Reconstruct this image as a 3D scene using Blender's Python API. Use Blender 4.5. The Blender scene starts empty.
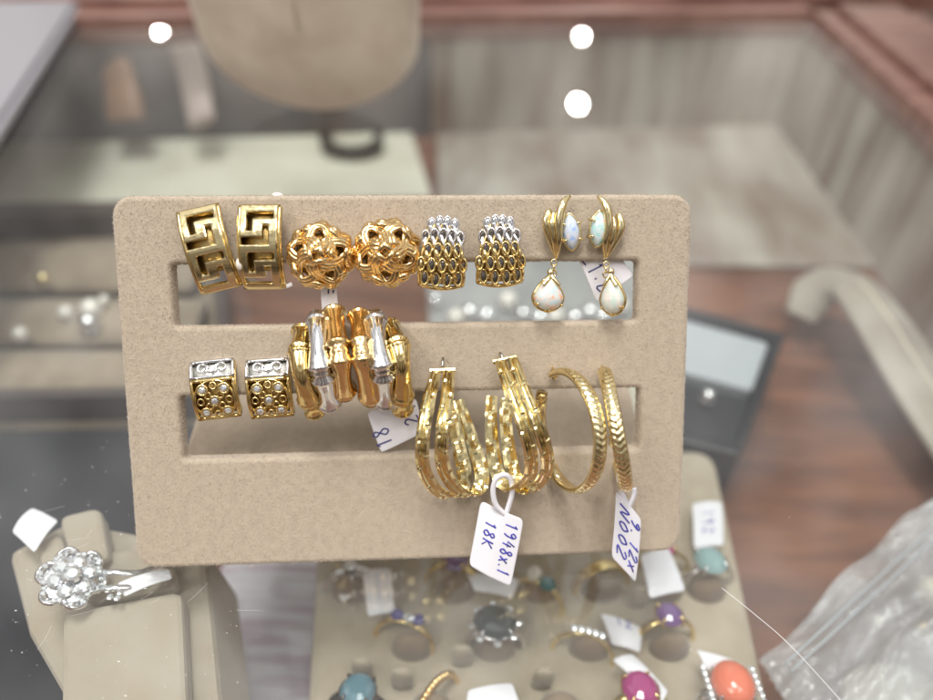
import bpy, math, random
import numpy as np
from mathutils import Vector, Matrix, noise
random.seed(7); np.random.seed(7)
S = 0.01                      # everything below is written in centimetres
C = bpy.context.scene.collection
sc = bpy.context.scene
V = Vector
R = math.radians
PI = math.pi

# ------------------------------------------------------------------ camera
PITCH, ROLL, CH, CY = R(43), R(2.246), 18.682, -10.863
CAM = V((0, CY, CH))
F_ = V((0, math.cos(PITCH), -math.sin(PITCH))); R_ = V((1, 0, 0)); U_ = R_.cross(F_)
R2 = math.cos(ROLL)*R_ + math.sin(ROLL)*U_
U2 = -math.sin(ROLL)*R_ + math.cos(ROLL)*U_
cd = bpy.data.cameras.new('camera'); cam = bpy.data.objects.new('camera', cd); C.objects.link(cam)
m = Matrix.Identity(4)
for i in range(3):
    m[i][0], m[i][1], m[i][2] = R2[i], U2[i], -F_[i]
m.translation = CAM*S
cam.matrix_world = m
cd.sensor_fit = 'HORIZONTAL'; cd.sensor_width = 36; cd.lens = 36*700/933
cd.clip_start = 0.005; cd.clip_end = 50
cd.dof.use_dof = True; cd.dof.focus_distance = 0.193; cd.dof.aperture_fstop = 27.01/6.0
cd.dof.aperture_blades = 0
sc.camera = cam

def ray(px, py):
    return (F_ + (px-466.5)/700*R2 - (py-350)/700*U2)
def at(px, py, z=0.0):        # the point of a horizontal plane that a photo pixel shows
    d = ray(px, py); return CAM + d*((z-CAM.z)/d.z)

# panel frame
YAW, LEAN, PH, PW = R(4.585), R(35.445), 10.56, 16.0
PE = V((math.cos(YAW), math.sin(YAW), 0)); pn = V((-math.sin(YAW), math.cos(YAW), 0))
PU = math.cos(LEAN)*V((0, 0, 1)) + math.sin(LEAN)*pn
PB = math.cos(LEAN)*pn - math.sin(LEAN)*V((0, 0, 1))      # into the panel
P0 = V((-1.28, 0, 0.0))
MP = Matrix.Identity(4)
for i in range(3):
    MP[i][0], MP[i][1], MP[i][2] = PE[i], PB[i], PU[i]
MP.translation = P0
MPi = MP.inverted()
def pp(px, py, off=0.0):      # panel coordinates (across, into, up) of a pixel at a height off above the velvet
    o = MPi @ CAM; d = MPi.to_3x3() @ ray(px, py)
    return o + d*((-off-o.y)/d.y)
def pps(l): return [pp(*q) for q in l]

# ------------------------------------------------------------------ mesh tools
class MB:
    def __init__(s): s.v = []; s.f = []; s.sm = []
    def add(s, vs, fs, smooth=True, M=None):
        b = len(s.v)
        s.v += [(M @ V(v)) if M else V(v) for v in vs]
        s.f += [tuple(b+i for i in f) for f in fs]; s.sm += [smooth]*len(fs)
        return s
    def build(s, name, mat, root=None, off=None, bevel=0, kind=None, mats=None):
        me = bpy.data.meshes.new(name)
        o0 = off if off is not None else V((0, 0, 0))
        me.from_pydata([tuple((v-o0)*S) for v in s.v], [], s.f); me.update()
        me.polygons.foreach_set('use_smooth', s.sm)
        o = bpy.data.objects.new(name, me); C.objects.link(o); me.materials.append(mat)
        if root is not None: o.parent = root
        if bevel:
            b = o.modifiers.new('bevel', 'BEVEL'); b.width = bevel*S; b.segments = 2; b.limit_method = 'ANGLE'; b.angle_limit = R(35)
        if kind: o['kind'] = kind
        return o
def empty(name, M, label, cat, group=None):
    o = bpy.data.objects.new(name, None); C.objects.link(o)
    M = M.copy(); M.translation = M.translation*S
    o.matrix_world = M; o.empty_display_size = 0.01
    tag_(o, label, cat, group); return o
def tag_(o, label, cat, group=None):
    o['label'] = label; o['category'] = cat
    if group: o['group'] = group
def T(v): return Matrix.Translation(V(v))
def RZ(a): return Matrix.Rotation(a, 4, 'Z')
def RX(a): return Matrix.Rotation(a, 4, 'X')
def RY(a): return Matrix.Rotation(a, 4, 'Y')

def spline(P, n=8, closed=False):
    P = [V(p) for p in P]; out = []; N = len(P)
    for i in range(N if closed else N-1):
        if closed: a, b, c, d = P[(i-1) % N], P[i], P[(i+1) % N], P[(i+2) % N]
        else: a, b, c, d = P[max(i-1, 0)], P[i], P[i+1], P[min(i+2, N-1)]
        for k in range(n):
            t = k/n
            out.append(0.5*((2*b)+(c-a)*t+(2*a-5*b+4*c-d)*t*t+(3*b-a-3*c+d)*t**3))
    if not closed: out.append(P[-1])
    return out
def sweep(P, sec, ref, mode='n', closed=False, sc_=None, cap=True, smooth=True, mb=None, jit=None):
    """section points (a along width, b along normal) carried along P; ref is the normal ('n') or the width ('w')"""
    mb = mb or MB(); N = len(P); ns = len(sec(0) if callable(sec) else sec); vs = []
    for i, p in enumerate(P):
        if closed: t = P[(i+1) % N]-P[i-1]
        else: t = P[min(i+1, N-1)]-P[max(i-1, 0)]
        t = t.normalized(); r = ref(i, p, t) if callable(ref) else V(ref)
        r = r - r.dot(t)*t
        if r.length < 1e-5: r = t.orthogonal()
        r.normalize()
        if mode == 'n': n = r; w = n.cross(t)
        else: w = r; n = t.cross(w)
        k = sc_[i] if sc_ is not None else 1
        ss = sec(i) if callable(sec) else sec
        for a, b in ss: vs.append(p + w*a*k + n*b*k)
    fs = []
    for i in range(N if closed else N-1):
        j = (i+1) % N
        for q in range(ns):
            q2 = (q+1) % ns
            fs.append((i*ns+q, i*ns+q2, j*ns+q2, j*ns+q))
    if cap and not closed:
        fs.append(tuple(range(ns-1, -1, -1))); fs.append(tuple((N-1)*ns+q for q in range(ns)))
    mb.add(vs, fs, smooth); return mb
def circ(r, n=10, ry=None):
    ry = r if ry is None else ry
    return [(r*math.cos(2*PI*i/n), ry*math.sin(2*PI*i/n)) for i in range(n)]
def tube(P, r, n=10, mb=None, sc_=None, closed=False, ref=(0.13, -1, 0.2), flat=1.0, smooth=True):
    return sweep([V(p) for p in P], circ(r, n, r*flat), ref, 'n', closed, sc_, True, smooth, mb)
def lathe(prof, n=24, M=None, mb=None, smooth=True, close=True):
    mb = mb or MB(); vs = []; fs = []
    for r, z in prof:
        for i in range(n): vs.append((r*math.cos(2*PI*i/n), r*math.sin(2*PI*i/n), z))
    for k in range(len(prof)-1):
        for i in range(n):
            j = (i+1) % n; fs.append((k*n+i, k*n+j, (k+1)*n+j, (k+1)*n+i))
    if close:
        fs.append(tuple(range(n-1, -1, -1))); fs.append(tuple((len(prof)-1)*n+i for i in range(n)))
    mb.add(vs, fs, smooth, M); return mb
def ball(c, r, mb=None, n=14, sx=1, sy=1, sz=1, M=None, smooth=True):
    prof = [(max(1e-4, math.sin(PI*i/n)), -math.cos(PI*i/n)) for i in range(n+1)]
    MM = T(c) @ Matrix.Diagonal((r*sx, r*sy, r*sz, 1))
    return lathe(prof, max(8, n*3//2), (M @ MM) if M else MM, mb, smooth)
def box(c, s, mb=None, M=None):
    mb = mb or MB(); x, y, z = s[0]/2, s[1]/2, s[2]/2
    vs = [(c[0]+a*x, c[1]+b*y, c[2]+d*z) for a in (-1, 1) for b in (-1, 1) for d in (-1, 1)]
    fs = [(0, 1, 3, 2), (4, 6, 7, 5), (0, 4, 5, 1), (2, 3, 7, 6), (0, 2, 6, 4), (1, 5, 7, 3)]
    return mb.add(vs, fs, False, M)
def gem(r, h=0.6, n=8, M=None, mb=None, sx=1, sy=1):
    prof = [(0.01*r, -h*.9*r), (r*.55, -h*.45*r), (r, 0), (r, .06*r), (r*.78, .28*r*h/.6), (r*.5, .4*r*h/.6)]
    D = Matrix.Diagonal((sx, sy, 1, 1))
    return lathe(prof, n, (M @ D) if M else D, mb, False)
def slab(poly, z0, z1, mb=None, M=None, smooth=False):
    mb = mb or MB(); n = len(poly)
    vs = [(p[0], p[1], z0) for p in poly]+[(p[0], p[1], z1) for p in poly]
    fs = [tuple(range(n-1, -1, -1)), tuple(range(n, 2*n))]+[(i, (i+1) % n, n+(i+1) % n, n+i) for i in range(n)]
    return mb.add(vs, fs, smooth, M)
def rpoly(poly, r, n=5):       # round the corners of a polygon
    out = []; N = len(poly); poly = [V((p[0], p[1])) for p in poly]
    for i in range(N):
        a, b, c = poly[i-1], poly[i], poly[(i+1) % N]
        d1 = (a-b); d2 = (c-b); k = min(r, d1.length*.45, d2.length*.45)
        p, q = b+d1.normalized()*k, b+d2.normalized()*k
        for j in range(n+1):
            t = j/n; out.append((1-t)**2*p+2*t*(1-t)*b+t*t*q)
    return out

# ------------------------------------------------------------------ materials
def mat(name, col, metal=0.0, rough=0.5, bump=None, var=None, sheen=0.0, trans=0.0, ior=1.5, coat=0.0, sss=0.0, rvar=None, aniso=None, spec=0.5):
    """bump=(scale, strength, distance cm[, detail]); var=(scale, second colour, low, high[, stretch]); rvar=(scale, low, high)"""
    m = bpy.data.materials.new(name); m.use_nodes = True; nt = m.node_tree; N = nt.nodes; L = nt.links
    b = N['Principled BSDF']
    b.inputs['Base Color'].default_value = (*col, 1); b.inputs['Metallic'].default_value = metal
    b.inputs['Roughness'].default_value = rough; b.inputs['IOR'].default_value = ior
    b.inputs['Sheen Weight'].default_value = sheen; b.inputs['Sheen Roughness'].default_value = .5
    b.inputs['Transmission Weight'].default_value = trans; b.inputs['Coat Weight'].default_value = coat
    b.inputs['Specular IOR Level'].default_value = spec
    if sss:
        b.inputs['Subsurface Weight'].default_value = sss; b.inputs['Subsurface Radius'].default_value = (.003, .002, .0015); b.inputs['Subsurface Scale'].default_value = 1
    tc = N.new('ShaderNodeTexCoord')
    def nz(scale, detail=4, stretch=None, rough_=.55):
        n = N.new('ShaderNodeTexNoise'); n.inputs['Scale'].default_value = scale; n.inputs['Detail'].default_value = detail; n.inputs['Roughness'].default_value = rough_
        if stretch:
            mp = N.new('ShaderNodeMapping'); mp.inputs['Scale'].default_value = stretch; L.new(tc.outputs['Object'], mp.inputs[0]); L.new(mp.outputs[0], n.inputs['Vector'])
        else: L.new(tc.outputs['Object'], n.inputs['Vector'])
        return n
    if bump:
        n = nz(bump[0], bump[3] if len(bump) > 3 else 3); bp = N.new('ShaderNodeBump'); bp.inputs['Strength'].default_value = bump[1]; bp.inputs['Distance'].default_value = bump[2]*S
        L.new(n.outputs[0], bp.inputs['Height']); L.new(bp.outputs[0], b.inputs['Normal'])
    if var:
        n = nz(var[0], 5, var[4] if len(var) > 4 else None); mr = N.new('ShaderNodeMapRange'); mr.inputs[1].default_value = var[2]; mr.inputs[2].default_value = var[3]
        mx = N.new('ShaderNodeMix'); mx.data_type = 'RGBA'; mx.inputs[6].default_value = (*col, 1); mx.inputs[7].default_value = (*var[1], 1)
        L.new(n.outputs[0], mr.inputs[0]); L.new(mr.outputs[0], mx.inputs[0]); L.new(mx.outputs[2], b.inputs['Base Color'])
    if rvar:
        n = nz(rvar[0]); mr = N.new('ShaderNodeMapRange'); mr.inputs[1].default_value = .3; mr.inputs[2].default_value = .7; mr.inputs[3].default_value = rvar[1]; mr.inputs[4].default_value = rvar[2]
        L.new(n.outputs[0], mr.inputs[0]); L.new(mr.outputs[0], b.inputs['Roughness'])
    return m
VEL = (.48, .405, .315)
M_ = dict(
 velvet=mat('beige_velvet', VEL, rough=.9, sheen=.35, bump=(1400, .6, .03), var=(420, (.43, .36, .28), .38, .66), spec=.1),
 fuzz=mat('beige_velvet_pile', (.575, .49, .39), rough=.95, sheen=.2, spec=.05, var=(1500, (.50, .42, .335), .36, .62)),
 suede=mat('pale_suede', (.74, .65, .53), rough=.95, sheen=.3, bump=(300, .4, .05), var=(40, (.62, .52, .41), .4, .7), spec=.1),
 gold=mat('yellow_gold', (.88, .68, .31), 1, .12, bump=(900, .08, .01), rvar=(700, .07, .18)),
 goldp=mat('pale_yellow_gold', (.93, .78, .44), 1, .12, bump=(1200, .1, .01), rvar=(900, .07, .22)),
 goldo=mat('warm_yellow_gold', (.93, .67, .33), 1, .13, bump=(1500, .2, .01), rvar=(900, .08, .24)),
 goldh=mat('hammered_gold', (.94, .79, .42), 1, .12, bump=(450, .15, .02), rvar=(900, .05, .2)),
 goldd=mat('shaded_recess_gold', (.55, .40, .17), 1, .34, bump=(1200, .3, .02)),  # darker gold; shade of grooves and recesses put into the colour
 silver=mat('white_gold', (.88, .88, .90), 1, .1, bump=(900, .05, .01), rvar=(700, .06, .2)),
 silverd=mat('frosted_white_gold', (.74, .73, .68), 1, .4),
 steel=mat('post_steel', (.55, .53, .48), 1, .25),
 black=mat('black_lacquer', (.015, .015, .018), 0, .25),
 blackv=mat('black_velvet', (.02, .02, .026), 0, .9, sheen=.2),
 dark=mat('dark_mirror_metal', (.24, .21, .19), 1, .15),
 paper=mat('tag_paper', (.82, .81, .86), 0, .35, bump=(300, .15, .02), coat=.2),
 ink=mat('blue_ink', (.06, .06, .42), 0, .5),
 inkd=mat('navy_ink', (.05, .05, .22), 0, .5),
 pearl=mat('pearl_lustre', (.86, .82, .75), .15, .18, coat=.6, sss=.1),
 diamond=mat('diamond_facets', (.86, .88, .90), .75, .04, ior=2.4),
 frame=mat('polished_rosewood', (.28, .15, .12), 0, .33, bump=(90, .15, .05), var=(14, (.15, .07, .055), .35, .65, (1, 6, 1)), coat=.5),
 floor=mat('case_floor_wood', (.26, .115, .065), 0, .4, bump=(80, .1, .03), var=(11, (.11, .045, .028), .35, .66, (1, 5, 1)), coat=.25),
 casewall=mat('case_back_grey', (.56, .53, .48), 0, .6, var=(7, (.26, .19, .15), .35, .65, (5, 5, .6))),  # brown vertical streaks put shop reflections into the wall colour
 darkpanel=mat('case_back_dark', (.035, .035, .05), 0, .4, var=(8, (.09, .06, .05), .4, .7, (4, 4, .8))),
 cream=mat('cream_lining', (.74, .72, .60), 0, .8, var=(25, (.64, .61, .50), .4, .7)),
 creamobj=mat('ivory_plastic', (.80, .74, .58), 0, .45),
 taupe=mat('taupe_velvet', (.36, .29, .215), 0, .95, sheen=.25, bump=(300, .4, .05), var=(60, (.26, .205, .15), .4, .7)),
 traywood=mat('dark_tray_wood', (.085, .065, .06), 0, .45, var=(30, (.05, .035, .03), .4, .7, (1, 6, 1))),
 tray=mat('ring_tray_velvet', (.43, .365, .275), 0, .95, sheen=.3, bump=(500, .4, .04), var=(80, (.36, .30, .22), .4, .7)),
 brown=mat('shaded_tray_velvet', (.27, .20, .14), 0, .95, sheen=.3, bump=(500, .4, .04), var=(80, (.21, .155, .105), .4, .7)),  # darker tray velvet; shade below the rings put into the colour
 stand=mat('ring_stand_velvet', (.41, .36, .29), 0, .95, sheen=.3, bump=(600, .4, .04), var=(90, (.39, .325, .25), .4, .7)),
 satin=mat('white_satin', (.42, .45, .48), 0, .4, sheen=.4),
 grey=mat('grey_plastic', (.30, .30, .33), 0, .4, coat=.3),
 reflstripe=mat('striped_reflection', (.62, .60, .64), 0, .6, var=(28, (.45, .36, .42), .45, .6, (1, 7, 1))),  # pale stripes paint a blurred reflection
 leather=mat('pale_leather', (.38, .34, .28), 0, .55, sheen=.2, var=(30, (.24, .20, .16), .4, .7)),
 white=mat('white_card', (.80, .80, .82), 0, .5),
 dustm=mat('dust_flecks', (.75, .75, .75), 0, .8),
)
def gemmat(n, c, r=.05): return mat(n, c, 0, r, trans=.35, ior=1.7, coat=.5)
GM = dict(amethyst=gemmat('amethyst', (.22, .09, .34)), sapphire=gemmat('sapphire', (.09, .06, .34)), teal=gemmat('teal_stone', (.02, .22, .24)),
 aqua=gemmat('aquamarine', (.38, .58, .58)), pink=gemmat('pink_stone', (.62, .12, .33)), fuchsia=gemmat('fuchsia_stone', (.55, .05, .28)),
 smoke=gemmat('smoky_green_stone', (.07, .085, .08)), topaz=gemmat('blue_topaz', (.16, .32, .40)), coral=mat('coral_cabochon', (.80, .20, .11), 0, .15, coat=.8, sss=.1))

def opalmat(name, base, c1, c2, seed):
    m = mat(name, base, 0, .12, coat=.8, sss=.15); nt = m.node_tree; N = nt.nodes; L = nt.links; b = N['Principled BSDF']
    tc = N.new('ShaderNodeTexCoord'); mp = N.new('ShaderNodeMapping'); mp.inputs['Location'].default_value = (seed, seed*.7, 0); L.new(tc.outputs['Object'], mp.inputs[0])
    v = N.new('ShaderNodeTexNoise'); v.inputs['Scale'].default_value = 650; v.inputs['Detail'].default_value = 1; L.new(mp.outputs[0], v.inputs['Vector'])
    cr = N.new('ShaderNodeValToRGB'); e = cr.color_ramp.elements
    e[0].position = .36; e[0].color = (*c1, 1); e[1].position = .68; e[1].color = (*c2, 1)
    k = e.new(.46); k.color = (*base, 1); k = e.new(.58); k.color = (*base, 1)
    L.new(v.outputs[0], cr.inputs[0]); L.new(cr.outputs[0], b.inputs['Base Color']); return m
OP = [opalmat('blue_opal', (.58, .67, .79), (.35, .50, .80), (.75, .68, .72), 1.3), opalmat('green_opal', (.62, .75, .76), (.42, .72, .70), (.80, .66, .66), 4.1),
      opalmat('fiery_opal', (.74, .72, .69), (.60, .74, .76), (.92, .48, .30), 2.2), opalmat('milky_opal', (.72, .74, .68), (.62, .74, .66), (.82, .76, .70), 6.4)]

def glassmat(name, f0=.04, tint=(.97, .985, .98), bump=None, rough=0.0, haze=0.0):
    m = bpy.data.materials.new(name); m.use_nodes = True; nt = m.node_tree; N = nt.nodes; L = nt.links; N.clear()
    out = N.new('ShaderNodeOutputMaterial'); tr = N.new('ShaderNodeBsdfTransparent'); tr.inputs[0].default_value = (*tint, 1)
    gl = N.new('ShaderNodeBsdfGlossy'); gl.inputs['Roughness'].default_value = rough; gl.inputs[0].default_value = (1, 1, 1, 1)
    lw = N.new('ShaderNodeNewGeometry'); dt = N.new('ShaderNodeVectorMath'); dt.operation = 'DOT_PRODUCT'
    L.new(lw.outputs['Normal'], dt.inputs[0]); L.new(lw.outputs['Incoming'], dt.inputs[1])
    def mth(op, a, b=None):
        n = N.new('ShaderNodeMath'); n.operation = op
        for i, x in enumerate((a, b)):
            if x is None: continue
            if isinstance(x, (int, float)): n.inputs[i].default_value = x
            else: L.new(x, n.inputs[i])
        return n.outputs[0]
    c = mth('ABSOLUTE', dt.outputs['Value']); p = mth('POWER', mth('SUBTRACT', 1, c), 5); fr = mth('ADD', mth('MULTIPLY', p, 1-f0), f0)
    mx = N.new('ShaderNodeMixShader'); L.new(fr, mx.inputs[0]); L.new(tr.outputs[0], mx.inputs[1]); L.new(gl.outputs[0], mx.inputs[2])
    last = mx.outputs[0]
    if bump:
        tc = N.new('ShaderNodeTexCoord'); n = N.new('ShaderNodeTexNoise'); n.inputs['Scale'].default_value = bump[0]; n.inputs['Detail'].default_value = 4
        L.new(tc.outputs['Object'], n.inputs['Vector']); bp = N.new('ShaderNodeBump'); bp.inputs['Strength'].default_value = bump[1]; bp.inputs['Distance'].default_value = bump[2]*S
        L.new(n.outputs[0], bp.inputs['Height']); L.new(bp.outputs[0], gl.inputs['Normal'])
    if haze:
        df = N.new('ShaderNodeBsdfDiffuse'); df.inputs[0].default_value = (.7, .7, .72, 1); m2 = N.new('ShaderNodeMixShader')
        tc = N.new('ShaderNodeTexCoord'); n = N.new('ShaderNodeTexNoise'); n.inputs['Scale'].default_value = 18; n.inputs['Detail'].default_value = 6
        L.new(tc.outputs['Object'], n.inputs['Vector']); mr = N.new('ShaderNodeMapRange'); mr.inputs[1].default_value = .4; mr.inputs[2].default_value = .75; mr.inputs[3].default_value = haze*.3; mr.inputs[4].default_value = haze
        L.new(n.outputs[0], mr.inputs[0]); L.new(mr.outputs[0], m2.inputs[0]); L.new(last, m2.inputs[1]); L.new(df.outputs[0], m2.inputs[2]); last = m2.outputs[0]
    L.new(last, out.inputs[0]); return m
GLASS = glassmat('counter_glass', haze=.02)
BAG = glassmat('clear_plastic_film', .09, (.93, .93, .93), bump=(110, 1.0, .5), rough=.16, haze=.6)

# ------------------------------------------------------------------ world and lights
w = bpy.data.worlds.new('World'); sc.world = w; w.use_nodes = True
nt = w.node_tree; N = nt.nodes; L = nt.links; bg = N['Background']
tc = N.new('ShaderNodeTexCoord'); sx = N.new('ShaderNodeSeparateXYZ'); L.new(tc.outputs['Generated'], sx.inputs[0])
cr = N.new('ShaderNodeValToRGB'); mr = N.new('ShaderNodeMapRange'); mr.inputs[1].default_value = -1; mr.inputs[2].default_value = 1
L.new(sx.outputs['Z'], mr.inputs[0]); L.new(mr.outputs[0], cr.inputs[0])
e = cr.color_ramp.elements
e[0].position = 0; e[0].color = (.05, .045, .04, 1); e[1].position = 1; e[1].color = (.80, .79, .77, 1)
for p, c in ((.46, (.10, .075, .06)), (.54, (.34, .27, .22)), (.66, (.50, .45, .40)), (.74, (.26, .23, .21)), (.80, (.75, .74, .74)), (.90, (.50, .48, .47))):
    k = e.new(p); k.color = (*c, 1)
mp = N.new('ShaderNodeMapping'); mp.inputs['Scale'].default_value = (5, 5, .8); L.new(tc.outputs['Generated'], mp.inputs[0])
nz = N.new('ShaderNodeTexNoise'); nz.inputs['Scale'].default_value = 1.6; nz.inputs['Detail'].default_value = 2.5; L.new(mp.outputs[0], nz.inputs['Vector'])
m2 = N.new('ShaderNodeMapRange'); m2.inputs[1].default_value = .36; m2.inputs[2].default_value = .66; m2.inputs[3].default_value = .3; m2.inputs[4].default_value = 1.8; L.new(nz.outputs[0], m2.inputs[0])
mu = N.new('ShaderNodeMix'); mu.data_type = 'RGBA'; mu.blend_type = 'MULTIPLY'; mu.inputs[0].default_value = 1
L.new(cr.outputs[0], mu.inputs[6]); L.new(m2.outputs[0], mu.inputs[7]); 
dk_ = N.new('ShaderNodeMapRange'); dk_.interpolation_type = 'SMOOTHSTEP'; dk_.inputs[1].default_value = -.75; dk_.inputs[2].default_value = -.35; dk_.inputs[3].default_value = .5; dk_.inputs[4].default_value = 1; L.new(sx.outputs['Y'], dk_.inputs[0])
mu2 = N.new('ShaderNodeMix'); mu2.data_type = 'RGBA'; mu2.blend_type = 'MULTIPLY'; mu2.inputs[0].default_value = 1
L.new(mu.outputs[2], mu2.inputs[6]); L.new(dk_.outputs[0], mu2.inputs[7]); L.new(mu2.outputs[2], bg.inputs[0]); bg.inputs[1].default_value = 1.15

def area(loc, tgt, size, power, col=(1, .95, .88)):
    l = bpy.data.lights.new('overhead_area_light', 'AREA'); l.shape = 'RECTANGLE'; l.size = size[0]*S; l.size_y = size[1]*S; l.energy = power; l.color = col
    o = bpy.data.objects.new('overhead_area_light', l); C.objects.link(o); o.location = V(loc)*S
    o.rotation_euler = (V(tgt)-V(loc)).to_track_quat('-Z', 'Y').to_euler(); return o
def lamp(loc, power, r=2.5, col=(1, .97, .93)):
    l = bpy.data.lights.new('ceiling_or_added_spot', 'POINT'); l.energy = power; l.shadow_soft_size = r*S; l.color = col
    o = bpy.data.objects.new('ceiling_or_added_spot', l); C.objects.link(o); o.location = V(loc)*S; return o
area((-85, -60, 150), (0, 4, 2), (70, 35), 9)
area((-14, 14, 175), (0, 16, 0), (55, 40), 21, (1, .98, .95))  # added overhead light, brightens the back of the case and the base plate
area((60, -30, 170), (0, 4, 2), (25, 90), 6, (1, .97, .95))
for px, py, p in ((160, 32, 6), (578, 103, 16), (582, 36, 5)):
    g = at(px, py, 0); d = ray(px, py); d = V((d.x, d.y, -d.z)); lamp(g + d*(165/d.z), p, 2.2 if p > 10 else 1.1)
lamp((-30, -45, 165), 12, 2.5); lamp((35, -70, 160), 8, 2.5)  # two lamps added behind the camera for crisp highlights on the gold

# ------------------------------------------------------------------ counter
ZF = -10.0
def struct(o): o['kind'] = 'structure'; return o
a, b = at(80, 24), at(812, 17)
bd = (b-a).normalized(); L0 = a - bd*60; corner = b
rr = at(933, 131); rd = (rr-corner).normalized()
fr = corner + rd*75
# glass sheet
o = struct(slab([L0+V((0, 2, 0)), corner+bd*1.5+V((0, 2, 0)), fr+V((1.5, 0, 0)), V((-60, -45, 0))], -0.6, 0).build('glass_top', GLASS))
# rosewood frame: back rail in two steps, side rail bevelled
nb = V((-bd.y, bd.x, 0)); ns = V((-rd.y, rd.x, 0)); ns = ns if ns.x > 0 else -ns
rail = MB()
def strip(P, Q, n, w0, w1, z0, z1, mb, ext0=0, ext1=0):
    u = (Q-P).normalized(); a_, b_ = P-u*ext0, Q+u*ext1
    slab([a_+n*w0, b_+n*w0, b_+n*w1, a_+n*w1], z0, z1, mb)
strip(L0, corner, nb, 0, 2.4, -1.4, .5, rail); strip(L0, corner, nb, 2.403, 5.5, -1.4, 1.1, rail, 0, 9); strip(L0, corner, nb, 5.503, 30, -1.4, .7, rail, 0, 60)
struct(rail.build('counter_back_frame', M_['frame'], bevel=.15))
rail = MB(); strip(corner, fr, ns, 0, 1.8, -1.4, .55, rail); strip(corner, fr, ns, 1.803, 7.0, -1.4, 1.15, rail); strip(corner, fr, ns, 7.003, 9, -1.4, .6, rail)
struct(rail.build('counter_side_frame', M_['frame'], bevel=.2))
struct(slab([(120, -60), (120, 120), (-120, 120), (-120, -60)][::-1], ZF-1, ZF).build('case_floor', M_['floor']))
# case walls
q = MB(); strip(at(432, 20), corner, nb, .3, 1.2, ZF, -1.41, q, 0, 1); struct(q.build('case_back_wall', M_['casewall']))
q = MB(); strip(L0, at(430, 20), nb, .3, 1.2, ZF, -1.41, q); struct(q.build('case_dark_back_wall', M_['darkpanel']))
q = MB(); strip(corner, fr, ns, .3, 1.2, ZF, -1.41, q); struct(q.build('case_side_wall', M_['casewall']))
# linings on the case floor
def flat(pxs, z, th, r=.5):
    P = [at(x, y, z) for x, y in pxs]; return slab(rpoly([(p.x, p.y) for p in P], r), z-th, z)
o = flat([(-60, 117), (405, 112), (432, 196), (-60, 205)], ZF+.5, .49); o = o.build('lining_board', M_['cream'], bevel=.1)
tag_(o, 'pale cream lining board lying in the case behind the taupe tray', 'board')
o = flat([(436, 112), (905, 112), (1040, 268), (440, 262)], ZF+.4, .39).build('lining_board', mat('greenish_grey_lining', (.50, .47, .41), 0, .8, var=(7, (.27, .21, .17), .35, .65, (3, 1, 1))), bevel=.1)  # brown tint puts the glass reflections into the board colour
tag_(o, 'greenish grey lining board at the back of the case by the corner', 'board')
o = flat([(-60, 404), (212, 398), (216, 540), (208, 760), (-60, 760)], ZF+.3, .29).build('display_mat', M_['blackv']); tag_(o, 'dark navy velvet mat beneath the glass under the diamond ring stand', 'mat')
o = flat([(222, 560), (322, 555), (322, 760), (200, 760)], ZF+.25, .2).build('reflection_sheet', M_['reflstripe']); tag_(o, 'pinkish white striped sheet standing in for a reflection between ring stand and ring tray', 'paper')  # sheet added to paint the blurred reflection in the glass

# ------------------------------------------------------------------ earring display stand
root = empty('earring_display', MP, 'beige velvet earring display card with two slots leaning on the glass counter', 'jewelry display')
cu = bpy.data.curves.new('c', 'CURVE'); cu.dimensions = '2D'; cu.fill_mode = 'BOTH'
BV = .13
def loop(pts):
    sp = cu.splines.new('POLY'); sp.points.add(len(pts)-1)
    for i, p in enumerate(pts): sp.points[i].co = (p[0]*S, p[1]*S, 0, 1)
    sp.use_cyclic_u = True
loop(rpoly([(-PW/2+BV, BV), (PW/2-BV, BV), (PW/2-BV, PH-BV), (-PW/2+BV, PH-BV)], .48, 8))
def slotpoly(tl, tr, br, bl):
    P = [pp(*q) for q in (tl, tr, br, bl)]
    x0, x1 = (P[0].x+P[3].x)/2-BV, (P[1].x+P[2].x)/2+BV; z1, z0 = (P[0].z+P[1].z)/2+BV, (P[2].z+P[3].z)/2-BV
    return [(x0, z0), (x1, z0), (x1, z1), (x0, z1)]
SL1 = slotpoly((171, 262), (640, 262), (636, 322), (173, 326)); SL2 = slotpoly((178, 394), (642, 390), (638, 452), (183, 457))
loop(rpoly(SL1, .28, 4)); loop(rpoly(SL2, .28, 4))
cu.extrude = .17*S; cu.bevel_depth = BV*S; cu.bevel_resolution = 3
co = bpy.data.objects.new('c', cu); C.objects.link(co)
dg = bpy.context.evaluated_depsgraph_get(); me = bpy.data.meshes.new_from_object(co.evaluated_get(dg)); bpy.data.objects.remove(co)
TH = 2*(.17+BV)
me.transform(RX(R(90)))       # xy plane -> xz plane
me.transform(T((0, TH/2*S, 0)))
me.materials.clear(); me.materials.append(M_['velvet'])
for p in me.polygons: p.use_smooth = True
pan = bpy.data.objects.new('panel', me); C.objects.link(pan); pan.parent = root
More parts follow.
